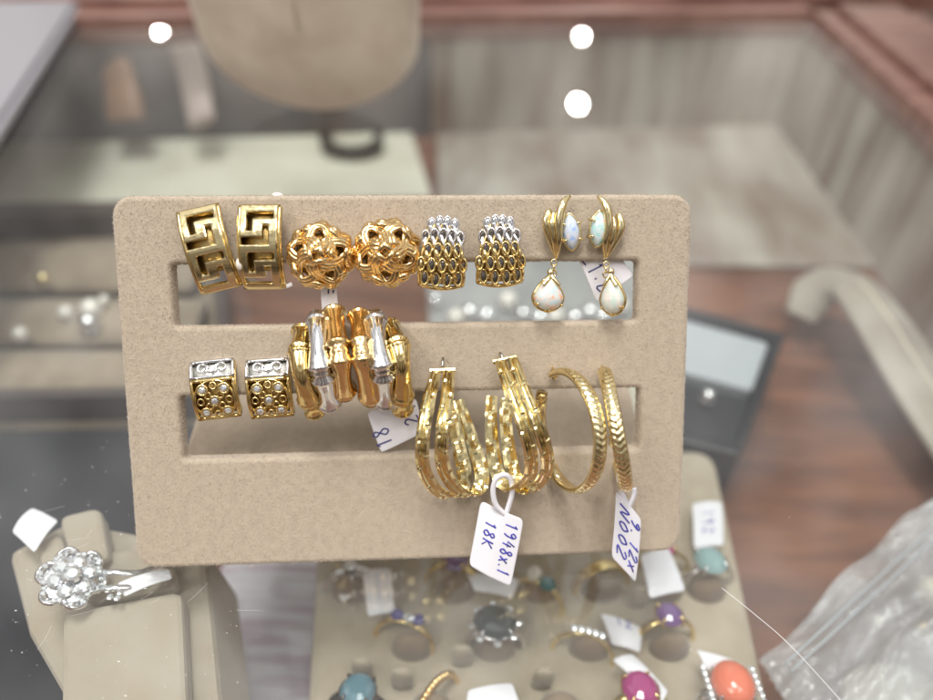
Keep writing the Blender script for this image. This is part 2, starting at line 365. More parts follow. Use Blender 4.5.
# velvet pile: short fibres over the panel, kept inside the panel's mesh
me.calc_loop_triangles()
vco = np.array([v.co[:] for v in me.vertices]); tri = np.array([t.vertices[:] for t in me.loop_triangles])
A, B_, C_ = vco[tri[:, 0]], vco[tri[:, 1]], vco[tri[:, 2]]
nr = np.cross(B_-A, C_-A); ar = np.linalg.norm(nr, axis=1)/2; nr = nr/(2*ar[:, None]+1e-20)
cen = (A+B_+C_)/3
wgt = ar*np.where(nr[:, 1] > .9, .12, 1.0); wgt /= wgt.sum()
NF = 130000
ix = np.random.choice(len(tri), NF, p=wgt); r1, r2 = np.random.rand(NF, 1), np.random.rand(NF, 1); s1 = np.sqrt(r1)
P = A[ix]*(1-s1)+B_[ix]*s1*(1-r2)+C_[ix]*s1*r2; nn = nr[ix]
side = np.random.randn(NF, 3); side -= (side*nn).sum(1)[:, None]*nn; side /= np.linalg.norm(side, axis=1)[:, None]
tilt = np.random.randn(NF, 3)*.7 + np.array([.2, 0, -.3]) + np.array([[.35*noise.noise(V((p[0]*90, p[2]*90, 3))), 0, .35*noise.noise(V((p[0]*90, p[2]*90, 9)))] for p in P])
dr = nn + tilt; dr /= np.linalg.norm(dr, axis=1)[:, None]
ln = (.030+.028*np.random.rand(NF, 1))*S
vv = np.stack([P-side*.008*S-nn*.004*S, P+side*.008*S-nn*.004*S, P+dr*ln], 1).reshape(-1, 3)
pile = MB(); pile_me = bpy.data.meshes.new('pile')
pile_me.from_pydata([tuple(x) for x in vv], [], [(3*i, 3*i+1, 3*i+2) for i in range(NF)]); pile_me.update()
pile_me.materials.append(M_['fuzz'])
po = bpy.data.objects.new('velvet_pile', pile_me); C.objects.link(po); po.parent = pan; po['kind'] = 'stuff'
# easel: hinged at the middle bar, spreading back to the glass
zt = (SL1[0][1]+SL2[2][1])/2
def world2p(v): return MPi @ V(v)
bq = [at(x, y, .3) for x, y in ((174, 486), (209, 376), (626, 372), (652, 480))]
bq = [world2p(q) for q in bq]
up_w = MPi.to_3x3() @ V((0, 0, 1))
ro = [V(q) for q in bq]
mb = MB(); mb.add([q for q in ro]+[q-up_w*.28 for q in ro], [(3, 2, 1, 0), (4, 5, 6, 7), (0, 1, 5, 4), (1, 2, 6, 5), (2, 3, 7, 6), (3, 0, 4, 7)], False)
mb.build('base_plate', M_['velvet'], root, bevel=.1)
fa, fb = V((-1.2, TH+.02, zt)), V((1.2, TH+.02, zt)); ga, gb = ro[1].lerp(ro[2], .42), ro[1].lerp(ro[2], .58)
mb = MB(); dq = V((0, 0, .22)); mb.add([fa, fb, gb, ga, fa+dq, fb+dq, gb+dq+up_w*.02, ga+dq+up_w*.02], [(0, 1, 2, 3), (7, 6, 5, 4), (0, 4, 5, 1), (1, 5, 6, 2), (2, 6, 7, 3), (3, 7, 4, 0)], False)
mb.build('strut', M_['velvet'], root)

# ------------------------------------------------------------------ earrings
def pthing(name, p0, label, cat='earring', group=None, M=None):
    """an earring's Empty at p0 in the panel's frame; parts are given in panel coordinates and shifted by -p0"""
    MM = MP @ T(p0)
    return empty(name, MM @ (M or Matrix.Identity(4)), label, cat, group)
def curved(w, x, z, Rr, zc):   # bend a flat (x, height w, z) sheet round a horizontal axis: z runs along the arc
    th = z/Rr
    return V((x, -(Rr+w)*math.cos(th), zc+(Rr+w)*math.sin(th)))

# --- Greek key huggies
KEY = ['XXXXXXXX', 'X.....XX', 'X.XXXXXX', 'X.XX..XX', 'X.XXX.XX', 'XXXXX.XX', '......XX', 'XXXXXXXX', 'XX.....X', 'XX.XXXXX', 'XX.XX..X'][:0] or \
      ['XXXXXXX', 'X.....X', 'X.XXXXX', 'X.XX.XX', 'XXXX.XX', '.....XX', 'XXXXXXX', 'X.....X', 'X.XXXXX', 'X.XX.XX', 'XXXX.XX', '.....XX', 'XXXXXXX']
CX = np.cumsum([0, 1.2, .9, .95, .85, .9, .85, .75]); CX = CX/CX[-1]
RY_ = np.cumsum([0, 1.15, .95, 1.0, .75, .95, .95, 1.15, .95, 1.0, .75, .95, .95, 1.1]); RY_ = RY_/RY_[-1]
def greek(px, py, rot, label, swing=0):
    c = pp(px, py, 0); M = RY(rot) @ RZ(swing)
    rt = pthing('greek_key_earring', c, label, group='pair of greek key earrings', M=M)
    W, H, Rr = 1.0, 2.28, 1.75
    nx, nz_ = 7, len(KEY); sub = 2; TT = .17
    def pt(i, k, w):
        x = -W/2+W*np.interp(i, range(8), CX); kk = k/sub; z = H/2-H*np.interp(kk, range(14), RY_)
        v = curved(w, x, z*.98-.12, Rr, 0); v.y += 1.12; return v
    mb = MB(); idx = {}
    def vid(i, k, w):
        key = (i, k, w)
        if key not in idx: idx[key] = len(mb.v); mb.v.append(pt(i, k, w))
        return idx[key]
    fill = lambda i, j: 0 <= i < nx and 0 <= j < nz_ and KEY[j][i] == 'X'
    for j in range(nz_):
        for i in range(nx):
            if not fill(i, j): continue
            for s in range(sub):
                k = j*sub+s
                mb.f.append((vid(i, k, TT), vid(i, k+1, TT), vid(i+1, k+1, TT), vid(i+1, k, TT))); mb.sm.append(False)
                mb.f.append((vid(i, k, 0), vid(i+1, k, 0), vid(i+1, k+1, 0), vid(i, k+1, 0))); mb.sm.append(False)
                if not fill(i-1, j): mb.f.append((vid(i, k, 0), vid(i, k+1, 0), vid(i, k+1, TT), vid(i, k, TT))); mb.sm.append(False)
                if not fill(i+1, j): mb.f.append((vid(i+1, k, TT), vid(i+1, k+1, TT), vid(i+1, k+1, 0), vid(i+1, k, 0))); mb.sm.append(False)
                if s == 0 and not fill(i, j-1): mb.f.append((vid(i, k, 0), vid(i, k, TT), vid(i+1, k, TT), vid(i+1, k, 0))); mb.sm.append(False)
                if s == sub-1 and not fill(i, j+1): mb.f.append((vid(i, k+1, TT), vid(i, k+1, 0), vid(i+1, k+1, 0), vid(i+1, k+1, TT))); mb.sm.append(False)
    mb.build('key_band', M_['goldp'], rt, bevel=.045)
    # side rails and the recessed backing
    mb = MB()
    for sx_ in (-1, 1):
        P = [curved(.02, sx_*(W/2+.025), H*.5*(1-2*t/24)-.12, Rr, 0)+V((0, 1.12, -.0)) for t in range(25)]
        sweep(P, [(-.04, -.1), (.04, -.1), (.045, .09), (-.045, .09)], lambda i, p, t: V((0, p.y-1.12, p.z)), 'n', mb=mb)
    for kz in (-1, 1):
        P = [curved(.02, -W/2+W*t/6, kz*H*.5-.12, Rr, 0)+V((0, 1.12, -.0)) for t in range(7)]; tube(P, .075, 8, mb)
    mb.build('side_rail', M_['gold'], rt)
    mb = MB()
    P = [curved(-.09, 0, H*.5*(1-2*t/24)-.12, Rr, 0)+V((0, 1.12, -.0)) for t in range(20)]
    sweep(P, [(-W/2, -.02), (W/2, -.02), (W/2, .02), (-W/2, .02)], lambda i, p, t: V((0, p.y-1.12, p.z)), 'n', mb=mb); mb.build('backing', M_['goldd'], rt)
    tube([(0, -.3, H*.30), (0, .5, H*.30)], .04, 8).build('post', M_['steel'], rt)
greek(212, 246, R(-13), 'gold greek key earring tilted anticlockwise, at the outer end of the upper row', R(4))
greek(266, 244, R(0), 'upright gold greek key earring beside the woven knot earrings', R(-2))

# --- woven knot studs
def knot(px, py, rad, ph, label):
    c = pp(px, py, .25); rt = pthing('knot_earring', c, label, group='pair of woven knot earrings')
    def dome(phi, lon, r): return V((r*math.sin(phi)*math.cos(lon), -r*math.cos(phi)*.86, r*math.sin(phi)*math.sin(lon)))
    def strands(p, q, a0, amp, rb, hb, width, name, thin, phase):
        n = 260
        base = []
        for i in range(n):
            t = 2*PI*p*i/n
            base.append((a0+amp*math.cos(q*t/p), t+ph+phase, rb+hb*math.sin(2*q*t/p+.6)))
        for k in (-1, 0, 1):
            P = []
            C0 = [dome(*b) for b in base]
            for i in range(n):
                tt = (C0[(i+1) % n]-C0[i-1]).normalized(); nn_ = C0[i].normalized(); w_ = nn_.cross(tt)
                P.append(C0[i]+w_*k*width*.66 + nn_*(.03 if k == 0 else 0))
            tube(P, thin, 8, None, closed=True, ref=lambda i, p_, t_: p_, flat=.9).build(name, M_['goldo'], rt)
    strands(2, 5, R(42), R(26), rad*.90, rad*.08, rad*.18, 'woven_strand', rad*.09, 0)
    strands(1, 7, R(78), R(13), rad*.93, rad*.05, rad*.2, 'outer_strand', rad*.10, .3)
    # centre crossing
    for k in range(4):
        aa = ph+k*PI/2; P = []
        for i in range(13):
            s = -1+2*i/12; v = V((s*rad*.42, 0, rad*.17)); v = V((v.x*math.cos(aa)-v.z*math.sin(aa), 0, v.x*math.sin(aa)+v.z*math.cos(aa)))
            v.y = -rad*(.98-.28*s*s+.06*math.sin(s*3+k)); P.append(v)
        tube(P, rad*.085, 8, None, flat=.7, ref=(0, -1, 0)).build('centre_strand', M_['goldo'], rt)
    mb = MB(); prof = [(max(.001, rad*.74*math.sin(R(90)*i/10)), rad*.74*math.cos(R(90)*i/10)) for i in range(11)]
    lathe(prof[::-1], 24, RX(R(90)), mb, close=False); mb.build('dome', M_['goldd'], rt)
    tube([(0, .35, rad*.8), (0, -.25, rad*.93)], .035, 8).build('post', M_['steel'], rt)
knot(321, 256, .88, .2, 'woven gold knot earring beside the upright greek key earring')
knot(387, 253, .90, .9, 'woven gold knot earring next to a two tone mesh earring')

# --- two tone mesh earrings
def meshy(px, py, wt, wb, H, sk, label):
    c = pp(px, py, .35); rt = pthing('mesh_earring', c, label, group='pair of two tone mesh earrings', M=RY(sk))
    Rr = 1.25
    def pt(u, v, w=0):          # u -1..1, v 0 top..1 bottom
        wd = (wt+(wb-wt)*min(1, v*1.25))/2
        z = H/2-H*v; p = curved(w-.16*u*u, u*wd, z, Rr, 0); p.y += .8; return p
    nr_, nc = 5, 4
    mbs = {'upper_lattice': (MB(), M_['silver']), 'lower_lattice': (MB(), M_['gold'])}
    dk = MB()
    for r in range(nr_):
        v0, v1 = r/nr_, (r+1)/nr_
        mb = mbs['upper_lattice' if r < 2 else 'lower_lattice'][0]; gmb = mbs['lower_lattice'][0]
        for q in range(-1, nc+1):
            off = .5*(r % 2)
            u0 = -1+2*(q+off)/nc; u1 = -1+2*(q+1+off)/nc; um = (u0+u1)/2
            cl = lambda u: max(-1, min(1, u))
            if um > 1.3 or um < -1.2: continue
            # twisted long S wires
            P = [pt(cl(u0+(u1-u0)*(.15+.7*s)), v0+(v1-v0)*(s*1.25-.12) if 0 <= v0+(v1-v0)*(s*1.25-.12) <= 1 else (0 if s < .5 else 1), .05*math.sin(s*PI)) for s in [i/8 for i in range(9)]]
            tube(P, .05, 6, gmb if (r >= 2) else mb, flat=.8)
            P = [pt(cl(u1-(u1-u0)*(.5*s)), max(0, min(1, v0+(v1-v0)*(s*1.0))), .02) for s in [i/6 for i in range(7)]]
            tube(P, .038, 6, gmb, flat=.8)
            # marquise link
            if -1 <= um <= 1:
                cc = pt(um, v0+.03, .06); 
                P = [cc+V((.10*math.cos(a_), 0, .19*math.sin(a_))) for a_ in [2*PI*i/10 for i in range(10)]]
                tube(P, .03, 6, mb, closed=True, ref=(0, -1, 0))
                if r >= 2: ball(cc+V((0, .03, 0)), .12, dk, 8, .7, .25, 1.35)  # dark ovals fill the lattice openings
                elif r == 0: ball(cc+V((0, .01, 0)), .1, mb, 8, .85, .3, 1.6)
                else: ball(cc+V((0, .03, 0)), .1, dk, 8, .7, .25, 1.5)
    for u in (-1, 1):
        P = [pt(u, i/14, .0) for i in range(15)]; tube(P, .045, 7, mbs['lower_lattice'][0])
    P = [pt(-1+2*i/10, 1, .0) for i in range(11)]; tube(P, .06, 7, mbs['lower_lattice'][0])
    P = [pt(-1+2*i/10, 0, .0) for i in range(11)]; tube(P, .05, 7, mbs['upper_lattice'][0])
    for k, (mb, mt) in mbs.items(): mb.build(k, mt, rt)
    dk.build('dark_inset', M_['dark'], rt)
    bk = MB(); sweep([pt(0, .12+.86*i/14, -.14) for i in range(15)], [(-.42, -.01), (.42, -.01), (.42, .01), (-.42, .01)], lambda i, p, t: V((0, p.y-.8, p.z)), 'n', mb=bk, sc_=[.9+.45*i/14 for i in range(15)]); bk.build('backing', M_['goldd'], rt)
    tube([(0, .3, H*.42), (0, -.35, H*.42)], .035, 8).build('post', M_['steel'], rt)
meshy(442, 256, .82, 1.22, 1.98, R(3), 'two tone mesh earring touching the woven knot earring')
meshy(499, 254, .80, 1.24, 1.92, R(-1), 'two tone mesh earring standing alone between mesh mate and opal drops')

# --- opal drop earrings
def leafc(pts, rs, mb):
    P = spline(pps(pts), 6); n = len(P); sc_ = [np.interp(i/(n-1), [j/(len(rs)-1) for j in range(len(rs))], rs) for i in range(n)]
    c0 = V(oc); P = [p-c0 for p in P]
    tube(P, 1, 10, mb, sc_, flat=.75, ref=(0, -1, 0))
def opaldrop(flip, marq, marqm, leaves, link, drop, dropm, dw, dh, dy, label):
    global oc
    oc = pp(link[0], link[1]-30, 0); rt = pthing('opal_drop_earring', oc, label, group='pair of opal drop earrings')
    for lf, rs in leaves:
        mb = MB(); leafc(lf, rs, mb); mb.build('leaf', M_['goldp'], rt)
    mc = pp(marq[0], marq[1], .32)-oc; a = marq[2]; Mq = T(mc) @ RY(a)
    def mq(k, y, nn=22): return [Mq @ V((.235*k*math.copysign(abs(math.cos(t))**1.0, math.cos(t))*(1-.35*abs(math.sin(t))**3), y, .47*k*math.sin(t))) for t in [2*PI*i/nn for i in range(nn)]]
    mb = MB(); rings = [mq(1, .06), mq(1, -.02), mq(.86, -.11), mq(.6, -.17), mq(.25, -.2), mq(.02, -.205)]
    vs = sum(rings, []); n = 22; fs = [(k*n+i, (k+1)*n+i, (k+1)*n+(i+1) % n, k*n+(i+1) % n) for k in range(5) for i in range(n)]; mb.add(vs, fs); mb.build('marquise_opal', marqm, rt)
    mb = MB(); tube(mq(1.06, .04), .045, 8, mb, closed=True, ref=(0, -1, 0))
    for sx_ in (-1, 1):
        for sz in (-1, 1):
            P = [Mq @ V((sx_*x, y, sz*z)) for x, y, z in ((.3, .05, .24), (.27, -.1, .24), (.17, -.17, .21))]; tube(spline(P, 3), .035, 7, mb)
    mb.build('marquise_setting', M_['goldp'], rt)
    # link and bail
    lk = pp(link[0], link[1], .2)-oc; mb = MB()
    for i, (dz, aa) in enumerate(((.0, 0), (-.13, 90), (-.27, 0))):
        P = [V((lk.x+(.075*math.cos(t) if aa == 0 else .02*math.cos(t)), lk.y+(.06*math.cos(t) if aa else 0), lk.z+dz+.095*math.sin(t))) for t in [2*PI*k/12 for k in range(12)]]
        tube(P, .025, 6, mb, closed=True, ref=(.3, -1, .1))
    mb.build('link', M_['goldp'], rt)
    dc = pp(drop[0], drop[1], .35)-oc; Md = T(dc) @ RY(drop[2]) @ RZ(dy)
    def pr(k, y, nn=28, e=0):
        out = []
        for i in range(nn):
            t = 2*PI*i/nn; s = math.sin(t); x = math.cos(t)*(1 if s < 0 else (1-s)**.32*(1-.1*s)); out.append(Md @ V((dw*k*x, y, dh*k*(s*(1.18 if s > 0 else .82))+e)))
        return out
    mb = MB(); rings = [pr(1, .12), pr(1, 0), pr(.9, -.12), pr(.68, -.21), pr(.38, -.26), pr(.02, -.275)]; n = 28
    mb.add(sum(rings, []), [(k*n+i, (k+1)*n+i, (k+1)*n+(i+1) % n, k*n+(i+1) % n) for k in range(5) for i in range(n)]); mb.build('drop_opal', dropm, rt)
    mb = MB(); tube(pr(1.04, .1), .05, 8, mb, closed=True, ref=(0, -1, 0)); tube(pr(.8, .22), .04, 8, mb, closed=True, ref=(0, -1, 0))
    for t in (-2.55, -.6, -1.57):
        x, z = math.cos(t)*dw, math.sin(t)*dh*.82
        P = [Md @ V((x*k, y, z*k)) for k, y in ((.85, .22), (1.08, .06), (1.1, -.06), (.93, -.15))]; tube(spline(P, 3), .035, 7, mb)
    for t in range(6):
        a_ = 2*PI*t/6; x, z = math.cos(a_)*dw*.95, math.sin(a_)*dh*.8; tube([Md @ V((x, .1, z)), Md @ V((x*.8, .22, z*.8))], .03, 6, mb)
    mb.build('drop_basket', M_['gold'], rt)
    mb = MB(); tip = Md @ V((0, -.02, dh*1.45))
    for sx_ in (-1, 1):
        P = [tip, Md @ V((sx_*dw*.18, -.12, dh*1.1)), Md @ V((sx_*dw*.55, -.16, dh*.72))]; tube(spline(P, 5), .06, 8, mb, flat=.6, ref=(0, -1, 0))
    ball(tip, .1, mb, 10, 1, .8, 1.2); mb.build('bail', M_['goldp'], rt)
opaldrop(1, (571, 232, R(-6)), OP[0],
   [([(556, 258, .15), (551, 242, .3), (546, 224, .35), (549, 212, .3), (551, 215, .25)], [.04, .08, .12, .10, .03]),
    ([(556, 258, .15), (554, 240, .4), (552, 224, .45), (554, 212, .4)], [.04, .08, .10, .03]),
    ([(556, 259, .2), (559, 242, .45), (559, 222, .5), (563, 204, .45), (570, 196, .3)], [.04, .08, .13, .12, .04])],
   (554, 263), (549, 297, R(3)), OP[2], .42, .46, R(5), 'opal drop earring with fiery orange flash in its round drop')
opaldrop(-1, (599, 229, R(5)), OP[1],
   [([(606, 258, .15), (614, 244, .3), (621, 228, .35), (619, 216, .3), (616, 219, .25)], [.04, .08, .12, .10, .03]),
    ([(606, 258, .15), (611, 242, .4), (614, 228, .45), (613, 216, .4)], [.04, .08, .10, .03]),
    ([(605, 259, .2), (605, 242, .45), (609, 224, .5), (606, 206, .45), (598, 196, .3)], [.04, .08, .13, .12, .04])],
   (606, 265), (612, 299, R(-3)), OP[3], .33, .52, R(-28), 'opal drop earring with milky oval drop in front of the paper tag')

# --- filigree huggies
def filigree(px, py, rot, label, swing):
    c = pp(px, py, .0); rt = pthing('filigree_earring', c, label, group='pair of filigree earrings', M=RY(rot) @ RZ(swing))
    W, H, Rr = 1.12, 1.80, 1.1
    def pt(x, z, w=0): p = curved(w, x, z, Rr, 0); p.y += .68; return p
    def path(L_, w=0, n=5, closed=False): return spline([pt(x, z, w) for x, z in L_], n, closed)
    rad = lambda i, p, t: V((0, p.y-.68, p.z))
    zt_, zm, zb = H/2, H*.20, -H*.48
    fr_ = MB()
    for z in (zb, zm-.035): sweep([pt(-W/2+W*i/6, z) for i in range(7)], [(-.05, -.08), (.05, -.08), (.05, .06), (-.05, .06)], (0, -1, 0), 'n', mb=fr_)
    for x in (-W/2, W/2): sweep([pt(x, zb+(zm-zb)*i/12) for i in range(13)], [(-.035, -.1), (.035, -.1), (.035, .06), (-.035, .06)], rad, 'n', mb=fr_)
    tube([pt(.52*math.cos(t)*W*.92, (zm+zb)/2+.5*(zm-zb)*.93*math.sin(t), .03) for t in [2*PI*i/36 for i in range(36)]], .035, 7, fr_, closed=True, ref=rad)
    gm = []; cz = (zm+zb)/2
    spots = [(0, cz)]+[(sx_*.29, cz+sz*.33) for sx_ in (-1, 1) for sz in (-1, 1)]
    for x, z in spots:
        tube([pt(x+.135*math.cos(t), z+.135*math.sin(t), .05) for t in [2*PI*i/14 for i in range(14)]], .035, 6, fr_, closed=True, ref=rad); gm.append((x, z))
    for x, z in ((0, cz+.42), (0, cz-.42), (-.38, cz), (.38, cz), (.17, cz+.16), (-.17, cz+.16), (.17, cz-.16), (-.17, cz-.16)):
        tube([pt(x+.085*math.cos(t), z+.095*math.sin(t), .02) for t in [2*PI*i/12 for i in range(12)]], .03, 6, fr_, closed=True, ref=rad)
    fr_.build('lower_lattice', M_['gold'], rt)
    for x, z in gm:
        p = pt(x, z, .06); gem(.105, .7, 8, T(p) @ RX(R(90)+math.asin(max(-1, min(1, z/Rr)))*-1)).build('stone', M_['diamond'], rt)
    up = MB()
    for z in (zt_, zm+.06): sweep([pt(-W/2+W*i/6, z) for i in range(7)], [(-.04, -.07), (.04, -.07), (.04, .06), (-.04, .06)], (0, -1, 0), 'n', mb=up)
    for x in (-W/2, W/2): sweep([pt(x, zm+(zt_-zm)*i/6) for i in range(7)], [(-.04, -.07), (.04, -.07), (.04, .06), (-.04, .06)], rad, 'n', mb=up)
    zc_ = (zt_+zm)/2+.03
    for s in (-1, 1):
        P = []
        for i in range(30):
            a_ = i/29*2.2*PI; r = .07+.085*(i/29); P.append(pt(s*(.27+r*math.cos(a_+PI)), zc_+r*math.sin(a_+PI)*1.0, .04))
        P += [pt(s*.08, zc_-.05, .04), pt(0, zc_-.14, .04)]; tube(P, .033, 6, up, ref=rad)
    tube(path([(-.16, zc_+.12), (-.06, zc_+.02), (0, zc_-.12)], .03), .03, 6, up, ref=rad); tube(path([(.16, zc_+.12), (.06, zc_+.02), (0, zc_-.12)], .03), .03, 6, up, ref=rad)
    up.build('upper_scroll', M_['silver'], rt)
    bk = MB(); sweep([pt(0, zb+(zt_-zb)*i/14, -.13) for i in range(15)], [(-W/2, -.015), (W/2, -.015), (W/2, .015), (-W/2, .015)], rad, 'n', mb=bk); bk.build('backing', M_['goldd'], rt)
    bk = MB(); sweep([pt(0, zm+.03+(zt_-zm-.06)*i/5, -.06) for i in range(6)], [(-W/2, -.015), (W/2, -.015), (W/2, .015), (-W/2, .015)], rad, 'n', mb=bk); bk.build('upper_backing', M_['silverd'], rt)
    sd = MB()
    for x in (-W/2-.02, W/2+.02): sweep([pt(x, zb+(zt_-zb)*i/12, -.1) for i in range(13)], [(-.03, -.12), (.03, -.12), (.03, .07), (-.03, .07)], rad, 'n', mb=sd)
    sd.build('side_rail', M_['goldp'], rt)
filigree(217, 389, R(-5), 'filigree earring with silver scroll top, nearer the outer edge of the velvet card', R(4))
filigree(271, 388, R(-3), 'filigree earring with silver scroll top, beside the bamboo earrings', R(2))

# --- bamboo earrings
def bamboo(bars, label):
    c = pp(bars[1][1][0][0], bars[1][1][0][1], 0); rt = pthing('bamboo_earring', c, label, group='pair of three bar bamboo earrings')
    for mt, pts, joints, r0 in bars:
        P = [p-c for p in spline(pps(pts), 14)]; L_ = [0]
        for i in range(1, len(P)): L_.append(L_[-1]+(P[i]-P[i-1]).length)
        tot = L_[-1]; ys = [q[1] for q in pts]
        # joints as fractions of the pixel path
        js = [np.interp(j, [0]+[1], [0, 1]) for j in joints]
        kn = [0]+list(js)+[1]
        n = 90; PP = []; SS = []
        for i in range(n+1):
            f = i/n; s = f*tot; k = min(len(L_)-2, max(0, int(np.searchsorted(L_, s))-1)); tt = (s-L_[k])/(L_[k+1]-L_[k]+1e-9)
            PP.append(P[k].lerp(P[k+1], min(1, max(0, tt))))
            seg = max(q for q in range(len(kn)-1) if kn[q] <= f+1e-9); u = (f-kn[seg])/(kn[seg+1]-kn[seg])
            r = .72+.34*abs(2*u-1)**2.2
            d = min(abs(f-j) for j in kn)*tot
            if d < .05: r *= .80
            elif d < .12: r *= 1.06
            SS.append(r*r0)
        mb = tube(PP, 1, 18, None, SS, ref=(0, -1, .05))
        mb.build('bamboo_bar', M_[mt], rt)
    tube([pp(bars[1][1][0][0], bars[1][1][0][1], -.3)-c, pp(bars[1][1][0][0], bars[1][1][0][1], .3)-c], .04).build('post', M_['steel'], rt)
    e0, e1 = pp(*bars[0][1][-2])-c, pp(*bars[2][1][-2])-c; mid = (e0+e1)/2+V((0, .28, -.05))
    tube(spline([e0+V((0, .2, 0)), mid, e1+V((0, .2, 0))], 6), .09, 8).build('cross_bar', M_['goldo'], rt)
bamboo([('gold', [(303, 331, .25), (300, 345, .8), (301, 370, 1.2), (306, 391, 1.0), (312, 404, .5), (316, 412, .2)], (.27, .78), .325),
        ('silver', [(318, 318, .3), (318, 335, 1.0), (320, 364, 1.4), (325, 384, 1.2), (330, 404, .5)], (.08, .55, .60), .335),
        ('goldo', [(334, 312, .25), (337, 335, 1.0), (340, 358, 1.4), (343, 382, 1.0), (345, 393, .4)], (.43, .50, .93), .34)],
       'three bar bamboo earring, silver bar in the middle, beside the filigree earring')
bamboo([('goldo', [(359, 316, .25), (360, 335, 1.0), (363, 358, 1.4), (368, 386, 1.0), (371, 399, .4)], (.39, .46, .92), .33),
        ('silver', [(375, 317, .3), (377, 335, 1.0), (381, 362, 1.4), (384, 380, 1.2), (386, 402, .5)], (.08, .55, .60), .335),
        ('gold', [(389, 327, .25), (396, 338, .8), (401, 362, 1.2), (403, 388, .9), (402, 402, .5), (403, 410, .2)], (.28, .78), .325)],
       'three bar bamboo earring, silver bar in the middle, above its paper tag')

# --- split twisted hoops
def facets(w, ht, k, n, per=19):
    def f(i):
        back = max(0, min(1, (i/n-.56)/.08))          # the return half is a plain hammered ribbon
        def nt_(ph): u = ((i+ph) % per)/per; return .45 if u < .06 else (.85 if u < .13 or u > .95 else 1.0)
        h1, h2 = ht*nt_(0), ht*nt_(per*.5)
        q = .016*math.sin(i*.17+k*2.1)+.006*math.sin(i*.45+k)
        fr_ = [(-w, -.03), (-w*.5, -.05), (w*.1, -.05), (w*.55, -.05), (w, -.03), (w, .015), (w*.62, h1), (w*.34, h1*.85), (w*.06, .008), (-w*.06, .008), (-w*.34, h2*.85), (-w*.62, h2), (-w, .015)]
        bk_ = [(-w, -.02), (-w*.5, -.045+q), (w*.1, -.05-q), (w*.55, -.04+q*.7), (w, -.02), (w, .015), (w*.62, .04-q), (w*.34, .045+q), (w*.06, .05+q), (-w*.06, .05+q), (-w*.34, .045+q), (-w*.62, .035-q), (-w, .015)]
        return [(a[0]*(1-back)+b[0]*back*1.12, a[1]*(1-back)+b[1]*back) for a, b in zip(fr_, bk_)]
    return f
def splithoop(A_, B2, postp, capp, label):
    c = pp(*postp); rt = pthing('twisted_hoop_earring', c, label, group='pair of split twisted hoop earrings')
    for s, pts in enumerate((A_, B2)):
        P = [p-c for p in spline(pps(pts), 22)]
        n = len(P); wd = [np.interp(i/(n-1), [0, .15, .55, .75, 1], [.85, 1.0, 1.0, 1.0, .75]) for i in range(n)]
        sweep(P, facets(.185, .07, s, n), (1, 0, .15), 'w', sc_=wd, smooth=False).build('twisted_band', M_['goldh'], rt)
    q = [pp(*x)-c for x in capp]; tube(q, .075, 8, None, smooth=False, flat=.8).build('hinge_cap', M_['goldp'], rt)
    tube([pp(postp[0], postp[1], -.2)-c, pp(postp[0], postp[1], .25)-c, (q[0]+q[1])/2], .04, 8).build('post', M_['steel'], rt)
splithoop([(436, 372, .5), (429, 400, 1.4), (423, 435, 1.9), (423, 465, 1.75), (433, 487, 1.3), (448, 496, .85), (462, 488, .6), (464, 470, .5), (459, 448, .35), (454, 420, .15), (450, 402, 0)],
          [(449, 371, .5), (447, 400, 1.4), (443, 430, 1.9), (442, 460, 1.75), (450, 481, 1.3), (465, 494, .95), (478, 490, .7), (482, 475, .55), (476, 452, .35), (467, 425, .15), (458, 400, 0)],
          (443, 358, 0), [(430, 371, .45), (455, 370, .45)], 'split twisted gold hoop with no paper tag')
splithoop([(500, 361, .5), (510, 390, 1.3), (523, 425, 1.8), (531, 455, 1.7), (530, 475, 1.3), (520, 485, .9), (507, 486, .7), (498, 474, .5), (493, 450, .3), (491, 420, .1), (492, 396, -.1)],
          [(512, 358, .5), (523, 388, 1.3), (536, 420, 1.8), (546, 450, 1.7), (547, 470, 1.3), (538, 485, .9), (525, 489, .8), (515, 478, .6), (509, 452, .35), (506, 425, .15), (505, 398, -.05)],
          (500, 353, 0), [(493, 362, .45), (516, 357, .45)], 'split twisted gold hoop with a white price tag hanging from it')

